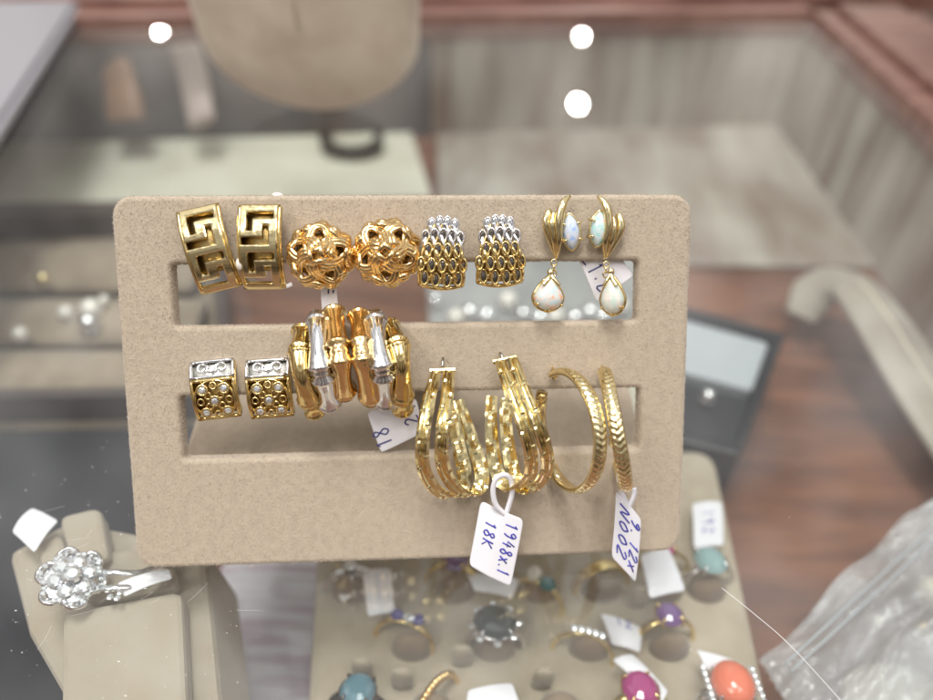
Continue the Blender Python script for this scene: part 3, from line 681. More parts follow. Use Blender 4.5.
# --- chevron hoops
def chevhoop(top, alpha, lean, Rr, t1, label, cy_=.95, t0=-27):
    T0 = pp(*top); up = V((math.sin(lean), 0, math.cos(lean))); h = V((math.sin(alpha), -math.cos(alpha), 0)); h = (h-h.dot(up)*up).normalized()
    cc = V((T0.x, -cy_, T0.z)) - up*Rr; ax = h.cross(up)
    rt = pthing('chevron_hoop_earring', T0, label, group='pair of chevron engraved hoop earrings')
    n = 300; hw = .195; prof = [(a_/6*hw) for a_ in range(-6, 7)]
    vs = []; rows = []
    for i in range(n+1):
        t = R(t0)+(R(t1)-R(t0))*i/n; d = up*math.cos(t)+h*math.sin(t); s = Rr*t
        row = []
        for a_ in prof:
            dome = .15*math.sqrt(max(0, 1-(a_/hw)**2*.85)); f = ((s+abs(a_)*.85)/.17) % 1
            hh = dome + (.035*(1-abs(2*f-1)) - .018 if abs(a_) < hw*.72 else .01)
            row.append(cc+d*(Rr+hh-.07)+ax*a_)
        for a_ in reversed(prof): row.append(cc+d*(Rr-.07-.05*math.sqrt(max(0, 1-(a_/hw)**2)))+ax*a_)
        rows.append(row)
    m_ = len(rows[0]); vs = [v-T0 for r_ in rows for v in r_]
    fs = [(i*m_+q, (i+1)*m_+q, (i+1)*m_+(q+1) % m_, i*m_+(q+1) % m_) for i in range(n) for q in range(m_)]
    fs += [tuple(range(m_)), tuple(n*m_+q for q in range(m_-1, -1, -1))]
    MB().add(vs, fs, True).build('hoop', M_['goldp'], rt)
    st = cc+up*(Rr-.02)*math.cos(R(t0))+h*Rr*math.sin(R(t0)); en = cc+up*Rr*math.cos(R(t1))+h*Rr*math.sin(R(t1))
    mb = MB(); tng = (-up*math.sin(R(t1))+h*math.cos(R(t1)))
    tube([en-tng*.1-T0, en+tng*.22-T0], .17, 14, mb); mb.build('clasp_end', M_['gold'], rt)
    mb = MB(); tube([st-T0+V((0, .02, 0)), st-T0-h*.12*0+V((0, -.02, 0))-h*.03], .15, 14, mb, flat=.8)
    tube(spline([st-T0, st-T0+V((0, .12, .12)), st-T0+V((0, .7, .30))], 5), .035, 8, mb); mb.build('post', M_['gold'], rt)
    return cc, up, h
chevhoop((567, 371, .9), R(19), R(-1), 1.66, 292, 'chevron engraved gold hoop seen from the side as an open oval')
HR = chevhoop((604, 371, .9), R(-11), R(-11), 1.66, 240, 'chevron engraved gold hoop seen edge on, with a paper tag hanging below')

# ------------------------------------------------------------------ price tags
G = {  # handwriting strokes, x 0..1 across, y 0..1.4 up
 '1': [[(.35, 1.1), (.6, 1.4), (.55, 0)]], '8': [[(.75, 1.15), (.5, 1.4), (.2, 1.15), (.5, .75), (.8, .35), (.5, 0), (.15, .3), (.5, .75), (.78, 1.15)]],
 'K': [[(.15, 1.4), (.1, 0)], [(.8, 1.35), (.15, .65), (.9, 0)]], '9': [[(.75, 1.1), (.45, 1.4), (.15, 1.05), (.45, .8), (.75, 1.1), (.7, .4), (.5, 0)]],
 '4': [[(.5, 1.4), (.1, .55), (.85, .6)], [(.65, 1.0), (.55, 0)]], '2': [[(.1, 1.1), (.45, 1.4), (.75, 1.05), (.1, .05), (.9, .1)]],
 '0': [[(.5, 1.3), (.15, .7), (.45, 0.05), (.85, .6), (.5, 1.3)]], 'N': [[(.05, 0), (.15, 1.35), (.75, 0.05), (.9, 1.4)]],
 '.': [[(.3, 0), (.38, .12)]], ':': [[(.4, .2), (.46, .35)], [(.4, .9), (.46, 1.05)]], '/': [[(.1, 0), (.8, 1.4)]], 'x': [[(.1, .1), (.8, 1.0)], [(.1, 1.0), (.8, .0)]],
 '7': [[(.1, 1.35), (.8, 1.35), (.35, 0)]], '(': [[(.7, 1.4), (.3, .7), (.7, 0)]], ' ': []}
def ptag(name, quad, texts, label, loops=(), fold=0, inkm='ink', space='p', smear=0, cat='price tag', curl=.05):
    """quad: four (px,py,off) in order tl,tr,br,bl; texts: (string, origin (s,t), step (ds,dt) per character, up vector (ds,dt))"""
    Q = [pp(*q) if space == 'p' else at(*q) for q in quad]; c = sum(Q, V((0, 0, 0)))/4
    rt = pthing(name, c, label, cat, None) if space == 'p' else empty(name, T(c), label, cat)
    nrm = (Q[1]-Q[0]).cross(Q[3]-Q[0]).normalized(); cam_l = (MPi @ CAM) if space == 'p' else CAM
    if nrm.dot(cam_l-c) < 0: nrm = -nrm
    def sp(s, t, w=0):
        p = (Q[0]*(1-s)+Q[1]*s)*(1-t)+(Q[3]*(1-s)+Q[2]*s)*t
        return p - c + nrm*(w+curl*math.sin(PI*s)*(1-.3*t)+curl*.5*math.sin(PI*t*1.3)-fold*abs(s-.47)*.35)
    n = 10; vs = []; fs = []
    def cs(s, t):                      # rounded corners
        k = .09; a_ = min(s, 1-s); b_ = min(t, 1-t)
        if a_ < k and b_ < k:
            d = math.hypot(k-a_, k-b_)
            if d > k: f = k/d; a2, b2 = k-(k-a_)*f, k-(k-b_)*f; s = a2 if s < .5 else 1-a2; t = b2 if t < .5 else 1-b2
        return s, t
    g = [0, .03, .09]+[.09+.82*i/8 for i in range(1, 8)]+[.91, .97, 1]; n = len(g)
    for w_ in (.012, -.012):
        for s in g:
            for t in g: vs.append(sp(*cs(s, t), w_))
    for i in range(n-1):
        for j in range(n-1):
            a_ = i*n+j; fs.append((a_, a_+1, a_+n+1, a_+n)); fs.append((n*n+a_, n*n+a_+n, n*n+a_+n+1, n*n+a_+1))
    for i in range(n-1):
        for a_, b_ in ((i, i+1), ((n-1)*n+i+1, (n-1)*n+i), ((i+1)*n, i*n), (i*n+n-1, (i+1)*n+n-1)): fs.append((a_, n*n+a_, n*n+b_, b_))
    MB().add(vs, fs, True).build('paper', M_['paper'], rt)
    if texts:
        mb = MB()
        for st, (s0, t0), (ds, dt), (us, ut) in texts:
            for k, ch in enumerate(st):
                for stroke in G[ch]:
                    pts = [(s0+ds*(k+x*.8)+us*y, t0+dt*(k+x*.8)+ut*y) for x, y in stroke]
                    sm_ = spline([V((a_, b_, 0)) for a_, b_ in pts], 4) if len(pts) > 3 else [V((a_, b_, 0)) for a_, b_ in pts]
                    P = [sp(q.x, q.y, .022) for q in sm_]
                    sweep(P, circ(.024, 5, .008), nrm, 'n', mb=mb)
        mb.build('handwriting', M_[inkm], rt)
    for lp in loops:
        P = [(pp(*q) if space == 'p' else at(*q))-c for q in lp]
        sweep(spline(P, 6), [(-.075, -.012), (.075, -.012), (.075, .012), (-.075, .012)], (0.15, -1, .1) if space == 'p' else (0, 0, 1), 'n').build('loop', M_['paper'], rt)
    return rt
ptag('price_tag', [(481, 501, .75), (524, 520, .75), (511, 588, .8), (469, 566, .8)],
     [('18K', (.18, .20), (0, .145), (.17, 0)), ('194', (.62, .10), (0, .135), (.2, 0)), ('8x', (.60, .50), (0, .12), (.2, 0)), ('.1', (.62, .74), (0, .07), (.2, 0))],
     'white tag reading 18K in blue ink hanging from the split twisted hoop',
     [[(506, 515, .78), (496, 505, .9), (493, 490, 1.0), (497, 478, 1.05), (505, 475, 1.0), (511, 480, .9), (512, 493, .8), (508, 508, .75), (505, 516, .76)]], fold=.35)
ptag('price_tag', [(616, 490, .8), (641, 519, .5), (636, 583, .5), (612, 557, .8)],
     [('N002', (.14, .12), (0, .2), (.26, 0)), ('9.12x', (.58, .12), (0, .165), (.26, 0))],
     'narrow slanted white tag with blue handwriting below the edge on chevron hoop',
     [[(628, 506, .66), (621, 490, .8), (619, 470, .9), (622, 455, 1.0)], [(629, 507, .66), (634, 495, .7), (634, 488, .75)]])
ptag('price_tag', [(367, 412, -.25), (416, 398, -.25), (424, 432, -.2), (381, 453, -.2)],
     [('18', (.25, .60), (.0, -.34), (-.0, 0)) if 0 else ('18', (.30, .93), (0, -.27), (-.24, 0)), ('2(', (.95, .66), (0, -.30), (-.2, 0))],
     'white tag with navy 18 behind the bamboo earring in the lower slot', inkm='inkd')
ptag('price_tag', [(577, 256, -.3), (612, 246, -.3), (634, 276, -.3), (597, 302, -.3)],
     [('21:20', (.06, .08), (.02, .21), (.3, -.02)), ('5(', (.70, .08), (.0, .2), (.2, 0)) if 0 else ('(', (.72, .12), (0, .2), (.2, 0))],
     'white tag with navy digits behind the milky opal drop in the upper slot', inkm='inkd')
ptag('price_tag', [(320, 280, -.05), (336, 279, -.05), (339, 318, .0), (323, 322, .0)],
     [('11', (.35, .35), (.3, 0), (.05, -.3))], 'folded pale tag hanging between knot earring and bamboo earring', inkm='inkd')
# small plastic connector between the greek key earrings
c = pp(243, 268, .3); rt = pthing('tag_thread', c, 'white plastic tag thread looped between the two greek key earrings', 'tag thread')
tube([p-c for p in spline(pps([(241, 262, .5), (243, 270, .45), (248, 278, .3), (262, 284, .3), (282, 287, .3), (292, 284, .2)]), 6)], .06, 8, flat=.5).build('strand', M_['paper'], rt)
ball(pp(240, 264, .55)-c, .13, None, 10, .9, .8, 1.3).build('bead', M_['pearl'], rt)
o = ball(V((0, 0, 0)), .10, None, 8, 1.6, 1, .8).build('pin_head', M_['pearl']); o.matrix_world = Matrix.Translation((MP @ V((pp(275, 194, 0).x, .3, PH+.03)))*S); tag_(o, 'tiny white pin head on the top edge of the velvet card', 'pin')

# ------------------------------------------------------------------ rings
def ring(px, py, z, label, band='gold', bw=.12, style='oval', gm='amethyst', gr=.4, yaw=0, tilt=0, group='rings set in the beige ring tray', sink=0):
    p = at(px, py, z); rt = empty('ring', T(p) @ RZ(R(yaw)) @ RX(R(tilt-14)) @ Matrix.Scale(1.22, 4), label, 'ring', group)
    r = .88; zc = -r-.12
    P = [V((r*math.sin(t), 0, zc+r*math.cos(t))) for t in [2*PI*i/40 for i in range(40)]]
    sweep(P, circ(bw, 8, .07), lambda i, q, t: V((q.x, 0, q.z-zc)), 'n', closed=True, smooth=True).build('band', M_[band], rt)
    def halo(R_, n, s, mt='diamond', sxx=1, syy=1, zz=0):
        for i in range(n):
            a_ = 2*PI*i/n; gem(s, .7, 6, T((R_*sxx*math.cos(a_), R_*syy*math.sin(a_), zz))).build('side_stone', M_[mt], rt)
    if style in ('oval', 'halo', 'bead', 'square'):
        n = 4 if style == 'square' else 14
        MM = RZ(PI/4) if style == 'square' else Matrix.Identity(4)
        if style == 'bead': ball((0, 0, .1), gr, None, 14, 1, 1.15, .8).build('stone', GM[gm] if gm in GM else M_[gm], rt)
        else: gem(gr, .75, n if n > 4 else 8, MM @ T((0, 0, .06)), sx=1, sy=1.1).build('stone', GM[gm] if gm in GM else M_[gm], rt)
        lathe([(gr*.5, -.3), (gr*1.0, 0), (gr*1.08, .06), (gr*1.0, .1)], 16, None, None).build('bezel', M_[band], rt)
        if style == 'square': halo(gr*1.12, 8, .13)
        if style == 'halo': halo(gr*1.2, 10, .1)
        mb = MB()
        for i in range(4):
            a_ = PI/4+i*PI/2; tube([(gr*1.05*math.cos(a_), gr*1.1*math.sin(a_), -.1), (gr*1.05*math.cos(a_), gr*1.1*math.sin(a_), .14), (gr*.8*math.cos(a_), gr*.85*math.sin(a_), .24)], .045, 6, mb)
        mb.build('prong', M_[band], rt)
    elif style == 'row':
        for i in range(5): x = -.4+.2*i; gem(.13, .7, 7, T((x, 0, .05-.25*x*x))).build('stone', GM[gm] if (gm in GM and i % 2) else M_['diamond'], rt)
    elif style == 'pair':
        for x, g2 in ((-.26, gm), (.1, 'diamond'), (.38, gm)): gem(.2, .8, 8, T((x, .06*x, .06))).build('stone', GM.get(g2) or M_[g2], rt)
    elif style == 'twins':
        ball((-.22, .1, .08), .24, None, 12).build('stone', M_['pearl'], rt); gem(.28, .8, 8, T((.25, -.12, .08))).build('stone', GM[gm], rt)
    elif style == 'rope':
        for i in range(14):
            a_ = -1.1+2.2*i/13; ball((r*math.sin(a_), 0, zc+r*math.cos(a_)), .13, None, 8, .8, 1, 1).build('bead', M_['goldo'], rt)
    return rt
ZT = -6.3
# tray
Pt = [at(x, y, ZT) for x, y in ((322, 470), (714, 448), (782, 760), (303, 760))]
rt = empty('ring_tray', T((Pt[0]+Pt[1])/2), 'beige velvet ring tray full of gemstone rings under the glass', 'ring tray'); c = (Pt[0]+Pt[1])/2
slab(rpoly([(p.x-c.x, p.y-c.y) for p in (Pt[0], Pt[1], Pt[2], Pt[3])], 1.3, 8), -2.6, 0).build('cushion', M_['tray'], rt, bevel=.35)
slots = []
for row, (yy, xs) in enumerate(((575, (350, 455, 540, 602, 665, 708)), (632, (412, 495, 590, 670)), (692, (358, 432, 495, 560, 640, 730)))):
    for x in xs: slots.append((x, yy))
for x, y in ((402, 678), (543, 678), (362, 668), (640, 596), (462, 655)):
    p = at(x, y, ZT+.7)-c; mb = lathe([(.30, -.9), (.32, .3), (.27, .55), (.15, .68), (.01, .7)], 14, T(p) @ Matrix.Diagonal((1.15, .5, 1, 1))); mb.build('ring_peg', M_['tray'], rt)
for x, y in slots:
    p = at(x, y+8, ZT+.45)-c
    ball(p+V((0, -.15, -.35)), .72, None, 14, 1, .62, 1.35).build('ring_finger', M_['brown'], rt)
ZR = ZT+1.25
ring(350, 566, ZR, 'tiny round white stone ring beside two white tags, back of the ring tray', 'silver', style='oval', gm='diamond', gr=.2, yaw=10)
ring(455, 562, ZR, 'purple stone ring half hidden under the velvet card edge', 'gold', style='oval', gm='amethyst', gr=.42, yaw=-8)
ring(540, 580, ZR, 'gold ring pairing a cream pearl with a teal stone', 'goldp', style='twins', gm='teal', yaw=-20, bw=.06)
ring(603, 562, ZR, 'plain gold ring under the narrow slanted tag', 'gold', bw=.2, style='none', yaw=15)
ring(665, 548, ZR, 'pale pink stone ring peeping out behind the velvet card corner', 'goldp', style='oval', gm='pink', gr=.33, yaw=5)
ring(710, 562, ZR+.1, 'large round aquamarine ring at the tray corner', 'silver', style='oval', gm='aqua', gr=.5, yaw=12)
ring(406, 618, ZR, 'blue violet sapphire and diamond ring on a gold band', 'gold', style='pair', gm='sapphire', yaw=-15)
ring(495, 624, ZR+.1, 'big square smoky green stone ring with diamond surround', 'silver', style='square', gm='smoke', gr=.60, yaw=5, bw=.16)
ring(588, 632, ZR, 'slim gold ring set with a line of small diamonds', 'goldp', style='row', gm='diamond', yaw=-14, bw=.06)
ring(669, 616, ZR, 'round amethyst ring with gold shoulders', 'gold', style='oval', gm='amethyst', gr=.40, yaw=8)
ring(358, 692, ZR, 'blue topaz ring on a dark band at the tray front', 'dark', style='oval', gm='topaz', gr=.48, yaw=-6, bw=.2)
ring(430, 686, ZR, 'gold rope ring between two velvet pegs', 'goldo', style='rope', yaw=55)
ring(640, 690, ZR, 'fuchsia pink stone ring with a white tag', 'gold', style='oval', gm='fuchsia', gr=.50, yaw=10)
ring(732, 686, ZR+.1, 'orange coral ring with rows of small diamonds', 'silver', style='bead', gm='coral', gr=.58, yaw=0, bw=.2)
rt_c = [o for o in C.objects if o.get('label', '').startswith('orange coral')][0]
for i in range(6):
    for s in (-1, 1): gem(.1, .7, 6, T((s*.68, -.5+.2*i, .1))).build('side_stone', M_['diamond'], rt_c)
ZG = ZT+.5
def utag(quad, label, z=ZG, texts=()):
    ptag('price_tag', [(x, y, z) for x, y in quad], list(texts), label, space='w', curl=.12)
utag([(331, 574), (352, 566), (362, 590), (342, 602)], 'grey white tag with faint writing beside the tiny white stone ring')
utag([(362, 572), (391, 569), (395, 612), (368, 616)], 'blank white tag standing behind the sapphire and diamond ring', ZG+.4)
utag([(466, 573), (520, 580), (512, 598), (474, 590)], 'small white tag below the 18K tag', ZG+.3)
utag([(600, 613), (642, 628), (640, 652), (612, 644)], 'creased white tag beside the slim diamond line ring', ZG, [('12', (.3, .3), (.25, 0), (0, -.2))])
utag([(640, 556), (668, 548), (686, 590), (650, 598)], 'white tag standing behind the round amethyst ring', ZG+1.1)
utag([(692, 504), (722, 502), (724, 545), (694, 548)], 'white tag with blue writing behind the aquamarine ring', ZG+.3, [('192', (.3, .2), (0, .2), (.25, 0))])
utag([(696, 650), (742, 664), (745, 676), (706, 668)], 'thin white tag behind the coral ring', ZG+.6)
utag([(612, 660), (632, 654), (668, 690), (662, 704)], 'curled white tag behind the fuchsia ring', ZG+.6)
utag([(468, 690), (512, 683), (526, 722), (464, 722)], 'white tag at the tray front below the smoky stone ring', ZG+.5)

# ------------------------------------------------------------------ ring stand with diamond flower ring
ZS = -2.2
base = [at(x, y, ZS) for x, y in ((8, 552), (70, 520), (205, 545), (222, 720), (90, 740), (28, 632))]
c = sum(base, V((0, 0, 0)))/6
rt = empty('ring_stand', T((c.x, c.y, -6)), 'faceted beige velvet stand holding the diamond flower ring', 'ring stand'); c6 = V((c.x, c.y, -6))
mb = MB(); n = 6
lo = [c+(p-c)*1.12+V((0, 0, -3.8)) for p in base]; hi = [p.copy() for p in base]
mb.add([p-c6 for p in lo+hi], [tuple(range(n, 2*n)), tuple(range(n-1, -1, -1))]+[(i, (i+1) % n, n+(i+1) % n, n+i) for i in range(n)], False)
mb.build('base', M_['stand'], rt, bevel=.25)
def zslab(pxs, z0, z1, nm, m_='stand', bev=.18):
    P = [at(x, y, z1) for x, y in pxs]; slab(rpoly([(p.x-c6.x, p.y-c6.y) for p in P], .35, 5), z0+6, z1+6).build(nm, M_[m_], rt, bevel=bev)
zslab([(62, 612), (182, 590), (190, 760), (60, 760)], ZS+.003, ZS+.85, 'front_block')
zslab([(34, 542), (60, 532), (80, 590), (50, 596)], ZS+.003, ZS+.6, 'finger')
zslab([(58, 516), (100, 506), (110, 560), (72, 566)], ZS+.003, ZS+.9, 'finger')
zslab([(96, 552), (168, 545), (180, 590), (84, 604)], ZS+.003, ZS+.45, 'cushion_pad')
fc = at(72, 577, ZS+1.75)
def flower():
    rt = empty('diamond_flower_ring', T(fc), 'silver ring with big diamond flower cluster on the velvet stand', 'ring')
    up = (CAM-fc).normalized(); Mo = (up.to_track_quat('Z', 'Y').to_matrix().to_4x4()) @ RX(R(-18)) @ RY(R(12))
    mb = MB()
    for i in range(6):
        a_ = 2*PI*i/6+.2
        for k in range(9):
            b2 = a_-.42+.84*k/8; rr_ = .72+.13*math.cos((k/8-.5)*PI); gem(.10, .6, 6, Mo @ T((rr_*math.cos(b2), rr_*math.sin(b2), -.08+.1*math.sin(k)))).build('petal_stone', M_['diamond'], rt) if k % 2 == 0 else None
        petal = [Mo @ V((.62*math.cos(a_)+.30*math.cos(t), .62*math.sin(a_)+.30*math.sin(t), -.10+.08*math.sin(t*2))) for t in [2*PI*j/18 for j in range(18)]]
        tube(petal, .07, 7, mb, closed=True, ref=up)
        gem(.24, .6, 9, Mo @ T((.44*math.cos(a_+.5), .44*math.sin(a_+.5), .02))).build('petal_stone', M_['diamond'], rt)
    lathe([(.2, -.35), (.72, -.2), (.78, -.12), (.7, -.08)], 24, Mo, mb); mb.build('setting', M_['silver'], rt)
    gem(.28, .7, 10, Mo @ T((0, 0, .2))).build('centre_stone', M_['diamond'], rt)
    bd_ = MB()
    for y0, y1 in ((568, 577), (584, 590)):
        P = [at(96, y0+4, ZS+1.4)-fc, at(112, y0+4, ZS+1.5)-fc, at(135, y1-4, ZS+1.3)-fc, at(150, y1-8, ZS+1.0)-fc, at(170, y1-14, ZS+.6)-fc]
        tube(spline(P, 6), .10, 8, bd_, flat=.6, ref=(0, 0, 1))
    bd_.build('band', M_['silver'], rt)
    for i, (x, y) in enumerate(((108, 590), (114, 588), (120, 592), (110, 597), (117, 598), (123, 588))): gem(.11, .6, 6, T(at(x, y, ZS+1.35)-fc)).build('shoulder_stone', M_['diamond'], rt)
flower()
utag([(12, 532), (32, 508), (58, 520), (34, 552)], 'white square tag tucked behind the diamond flower ring', ZS+1.0)
utag([(118, 583), (170, 569), (172, 578), (124, 596)], 'narrow white tag strip next to the diamond flower ring band', ZS+1.3)

# ------------------------------------------------------------------ case contents behind
# taupe roll tray
ZL = -7.5
P4 = [at(x, y, ZL) for x, y in ((-80, 208), (214, 204), (240, 398), (-120, 404))]; c = P4[1].copy()
rt = empty('roll_tray', T(c), 'taupe velvet tray with padded rolls in a dark wood rim, under the glass', 'jewelry tray')
mb = MB(); 
for a_, b_, wd in ((P4[0], P4[1], 1.6), (P4[1], P4[2], .7), (P4[3], P4[2], .6)):
    u = (b_-a_).normalized(); nn_ = V((u.y, -u.x, 0)) if a_ is P4[0] or a_ is P4[1] else V((-u.y, u.x, 0))
    aa, bb = a_-c, b_-c; slab([aa, bb, bb+nn_*wd, aa+nn_*wd] if nn_.dot(V((0, 0, 1))) == 0 else [], -1.6, .35, mb)
mb.build('rim', M_['traywood'], rt, bevel=.1)
slab([(p-c)[:2] for p in P4][::-1], -2.2, -1.61).build('tray_bottom', M_['taupe'], rt)
for y0, y1 in ((246, 292), (300, 346), (352, 396)):
    A1, A2 = at(-90, (y0+y1)/2, ZL-.5), at(200, (y0+y1)/2, ZL-.5); w_ = (at(100, y0, ZL)-at(100, y1, ZL)).length/2
    sweep([A1-c, (A1+A2)/2-c, A2-c], circ(w_*.95, 16, .8), (0, 0, 1), 'n').build('padded_roll', M_['taupe'], rt)
def stud(px, py, z, r, mt, label, grp, grey=0):
    p = at(px, py, z); rt = empty('pearl_stud', T(p), label, 'stud earring', grp)
    ball((0, 0, 0), r, None, 14).build('pearl', M_[mt], rt)
    lathe([(r*.5, -r*1.1), (r*.95, -r*.7), (r*1.02, -r*.5), (r*.8, -r*.5)], 14).build('setting', M_['silver'], rt)
for px, py, r, mt, lb in ((91, 309, .62, 'pearl', 'largest white pearl stud on the taupe padded roll'), (66, 313, .45, 'pearl', 'small white pearl stud beside the largest pearl'), (89, 323, .55, 'silver', 'silver ball stud just below the largest pearl'),
                          (43, 279, .38, 'goldp', 'pale gold ball stud on the rearmost taupe roll'), (20, 334, .40, 'pearl', 'cream pearl stud at the outer end of the middle taupe roll'), (104, 300, .3, 'pearl', 'tiny white pearl stud behind the largest pearl')):
    stud(px, py, ZL+.6, r, mt, lb, 'studs on the taupe padded rolls')
# silver jewellery behind the upper slot
o = flat([(424, 205), (655, 205), (668, 350), (430, 350)], ZF+.9, .88, .8).build('grey_mat', mat('grey_satin_mat', (.33, .33, .32), 0, .6, sheen=.3, var=(30, (.22, .22, .22), .4, .7)), bevel=.2); tag_(o, 'grey satin mat seen through the upper slot under silver jewellery', 'mat')
o.name = 'display_mat'
for i, (px, py, r) in enumerate(((456, 317, .5), (470, 312, .55), (487, 316, .6), (508, 300, .55), (523, 314, .5), (540, 318, .6), (556, 316, .5), (590, 312, .55), (604, 316, .6), (622, 306, .5), (575, 318, .55), (435, 300, .4))):
    mt = ('pearl', 'silver', 'diamond')[i % 3]; kind = ('white pearl', 'silver', 'clear crystal')[i % 3]
    stud(px, py, ZF+1.6, r, mt, ['white pearl stud seen in the slot under the first mesh earring', 'silver ball stud below the first mesh earring', 'clear crystal stud between the two mesh earrings', 'white pearl stud under the second mesh earring',
      'silver ball stud halfway between mesh earring and opal drop', 'clear crystal stud beside the fiery opal drop', 'white pearl stud directly behind the fiery opal drop', 'silver ball stud behind the tag in the slot', 'clear crystal stud behind the milky opal drop',
      'white pearl stud nearest the slot end by the milky opal', 'silver ball stud between the opal drops', 'clear crystal stud under the edge of the knot earring'][i], 'studs on the grey mat behind the slot')
o = flat([(432, 395), (660, 340), (660, 460), (432, 460)], ZF+.2, .18).build('lining_board', M_['cream']); tag_(o, 'pale board lying beneath the glass behind the easel leg', 'board')
# dark bracelets at the back of the case
def bangle(px, py, z, r, th, label, tilt, mt='dark', a0=0, a1=330):
    p = at(px, py, z); rt = empty('bracelet', T(p) @ RX(R(tilt)), label, 'bracelet')
    P = [V((r*math.cos(R(a)), r*.75*math.sin(R(a)), 0)) for a in np.linspace(a0, a1, 40)]
    sweep(P, [(-th, -.25), (th, -.25), (th*.7, .25), (-th*.7, .25)], (0, 0, 1), 'w').build('strap', M_[mt], rt)
    box((P[0].x, P[0].y, 0), (.9, 1.2, .7)).build('clasp', M_['steel'], rt)
bangle(352, 142, ZF+1.3, 2.4, .9, 'open black cuff standing in for the dark shadow below the bust', 12, 'black', 150, 400)  # black band added as the dark shadow below the bust
bangle(432, 92, ZF+1.6, 2.0, .9, 'black bracelet standing next to the bust foot under the glass', 50, 'black', 0, 320)
bangle(515, 90, ZF+1.6, 2.3, .6, 'dark bracelet on a pink pad at the back of the case', 40, 'black', 0, 330)
bangle(545, 78, ZF+2.2, 1.9, .5, 'smaller dark bracelet leaning on the pink pad', 60, 'dark', 20, 350)
o = slab(rpoly([(q.x, q.y) for q in [at(x, y, ZF+.9) for x, y in ((452, 60), (572, 60), (580, 118), (446, 122))]], 1.2), ZF+.41, ZF+.9).build('jewelry_pad', mat('dusty_pink_pad', (.45, .35, .34), 0, .8), bevel=.2); tag_(o, 'dusty pink jewelry pad under the dark bracelets', 'pad')
for nm, col, pts, rr_, lb in (('wooden_bracket', (.30, .16, .09), ((52, 34, -1.2), (88, 38, -1.8), (112, 62, -3.2), (122, 95, -4.6), (126, 120, -6)), 1.5, 'curved brown leg shape in the case between grey plastic case and bust'),  # plain brown curve, shaped like a leg
                              ('wooden_post', (.50, .41, .38), ((184, 44, -1.2), (192, 70, -3), (198, 100, -5), (202, 122, -6)), 1.2, 'pale pinkish post inside the case next to the bust')):
    P = [at(*q) for q in pts]; c = P[0].copy(); o = sweep([p-c for p in spline(P, 6)], circ(rr_, 12, .5), (0, -1, .3)).build(nm, mat(nm+'_wood', col, 0, .5, var=(20, tuple(x*.6 for x in col), .4, .7))); o.location = c*S; tag_(o, lb, 'bracket' if 'bracket' in nm else 'post')
# black ring box with white lining
ZB = -6.2
Pb = [at(x, y, ZB) for x, y in ((668, 302), (786, 334), (741, 456), (640, 430))]; c = sum(Pb, V((0, 0, 0)))/4
rt = empty('jewelry_box', T((c.x, c.y, ZF+.02)), 'open black jewelry box with white satin lid lining beside the velvet card', 'jewelry box'); c0 = V((c.x, c.y, ZF+.02))
def lerpq(Q, s, t): return (Q[0]*(1-s)+Q[1]*s)*(1-t)+(Q[3]*(1-s)+Q[2]*s)*t
def bslab(s0, s1, t0, t1, z0, z1, nm, mt, bev=.12, r=.3):
    P = [lerpq(Pb, s, t)-c0 for s, t in ((s0, t0), (s1, t0), (s1, t1), (s0, t1))]; slab(rpoly([(p.x, p.y) for p in P], r)[::-1], z0, z1).build(nm, M_[mt], rt, bevel=bev)
hgt = ZB-ZF
bslab(0, 1, 0, 1, 0, hgt-1.2, 'box_body', 'black')
bslab(0, 1, 0, .08, hgt-1.197, hgt, 'box_wall', 'black'); bslab(0, 1, .93, 1, hgt-1.197, hgt, 'box_wall', 'black'); bslab(0, .08, .085, .925, hgt-1.197, hgt, 'box_wall', 'black'); bslab(.92, 1, .085, .925, hgt-1.197, hgt, 'box_wall', 'black')
bslab(.1, .9, .1, .52, hgt-1.197, hgt-.1, 'satin_lining', 'satin', .3); bslab(.1, .9, .56, .91, hgt-1.197, hgt-.3, 'velvet_insert', 'blackv', .2)
stud(708, 396, ZB+.4, .36, 'silver', 'silver ball stud on the black velvet of the open jewelry box', 'studs in the open black box')
# pale leather strap display and white cone at the side
P = [at(x, y, z) for x, y, z in ((800, 318, -8), (818, 290, -6.8), (850, 285, -6), (880, 320, -6), (905, 360, -6.4), (945, 420, -7), (1000, 500, -8))]; c = P[3].copy()
rt = empty('strap_display', T(c), 'pale leather strap display curving beneath the glass near the wood frame', 'bracelet display')
sweep([p-c for p in spline(P, 8)], circ(1.7, 16, .45), (.1, 0, 1), 'n', sc_=list(np.interp(np.linspace(0, 1, 49), [0, .25, 1], [.5, 1, 1.25]))).build('padded_strap', M_['leather'], rt)
tube([p-c+V((.15, -.2, .47)) for p in spline(P[1:], 8)], .05, 6).build('seam', M_['creamobj'], rt)
p = at(930, 232, ZF+.5); rt = empty('white_cone', T((p.x, p.y, ZF+.4)), 'white cone standing in the case beside the side frame', 'ring cone')
lathe([(1.5, 0), (1.5, .3), (1.1, .5), (.35, 3.6), (.12, 3.9)], 20).build('cone', M_['white'], rt); lathe([(1.8, -.38), (1.8, -.003)], 20).build('foot', M_['satin'], rt)

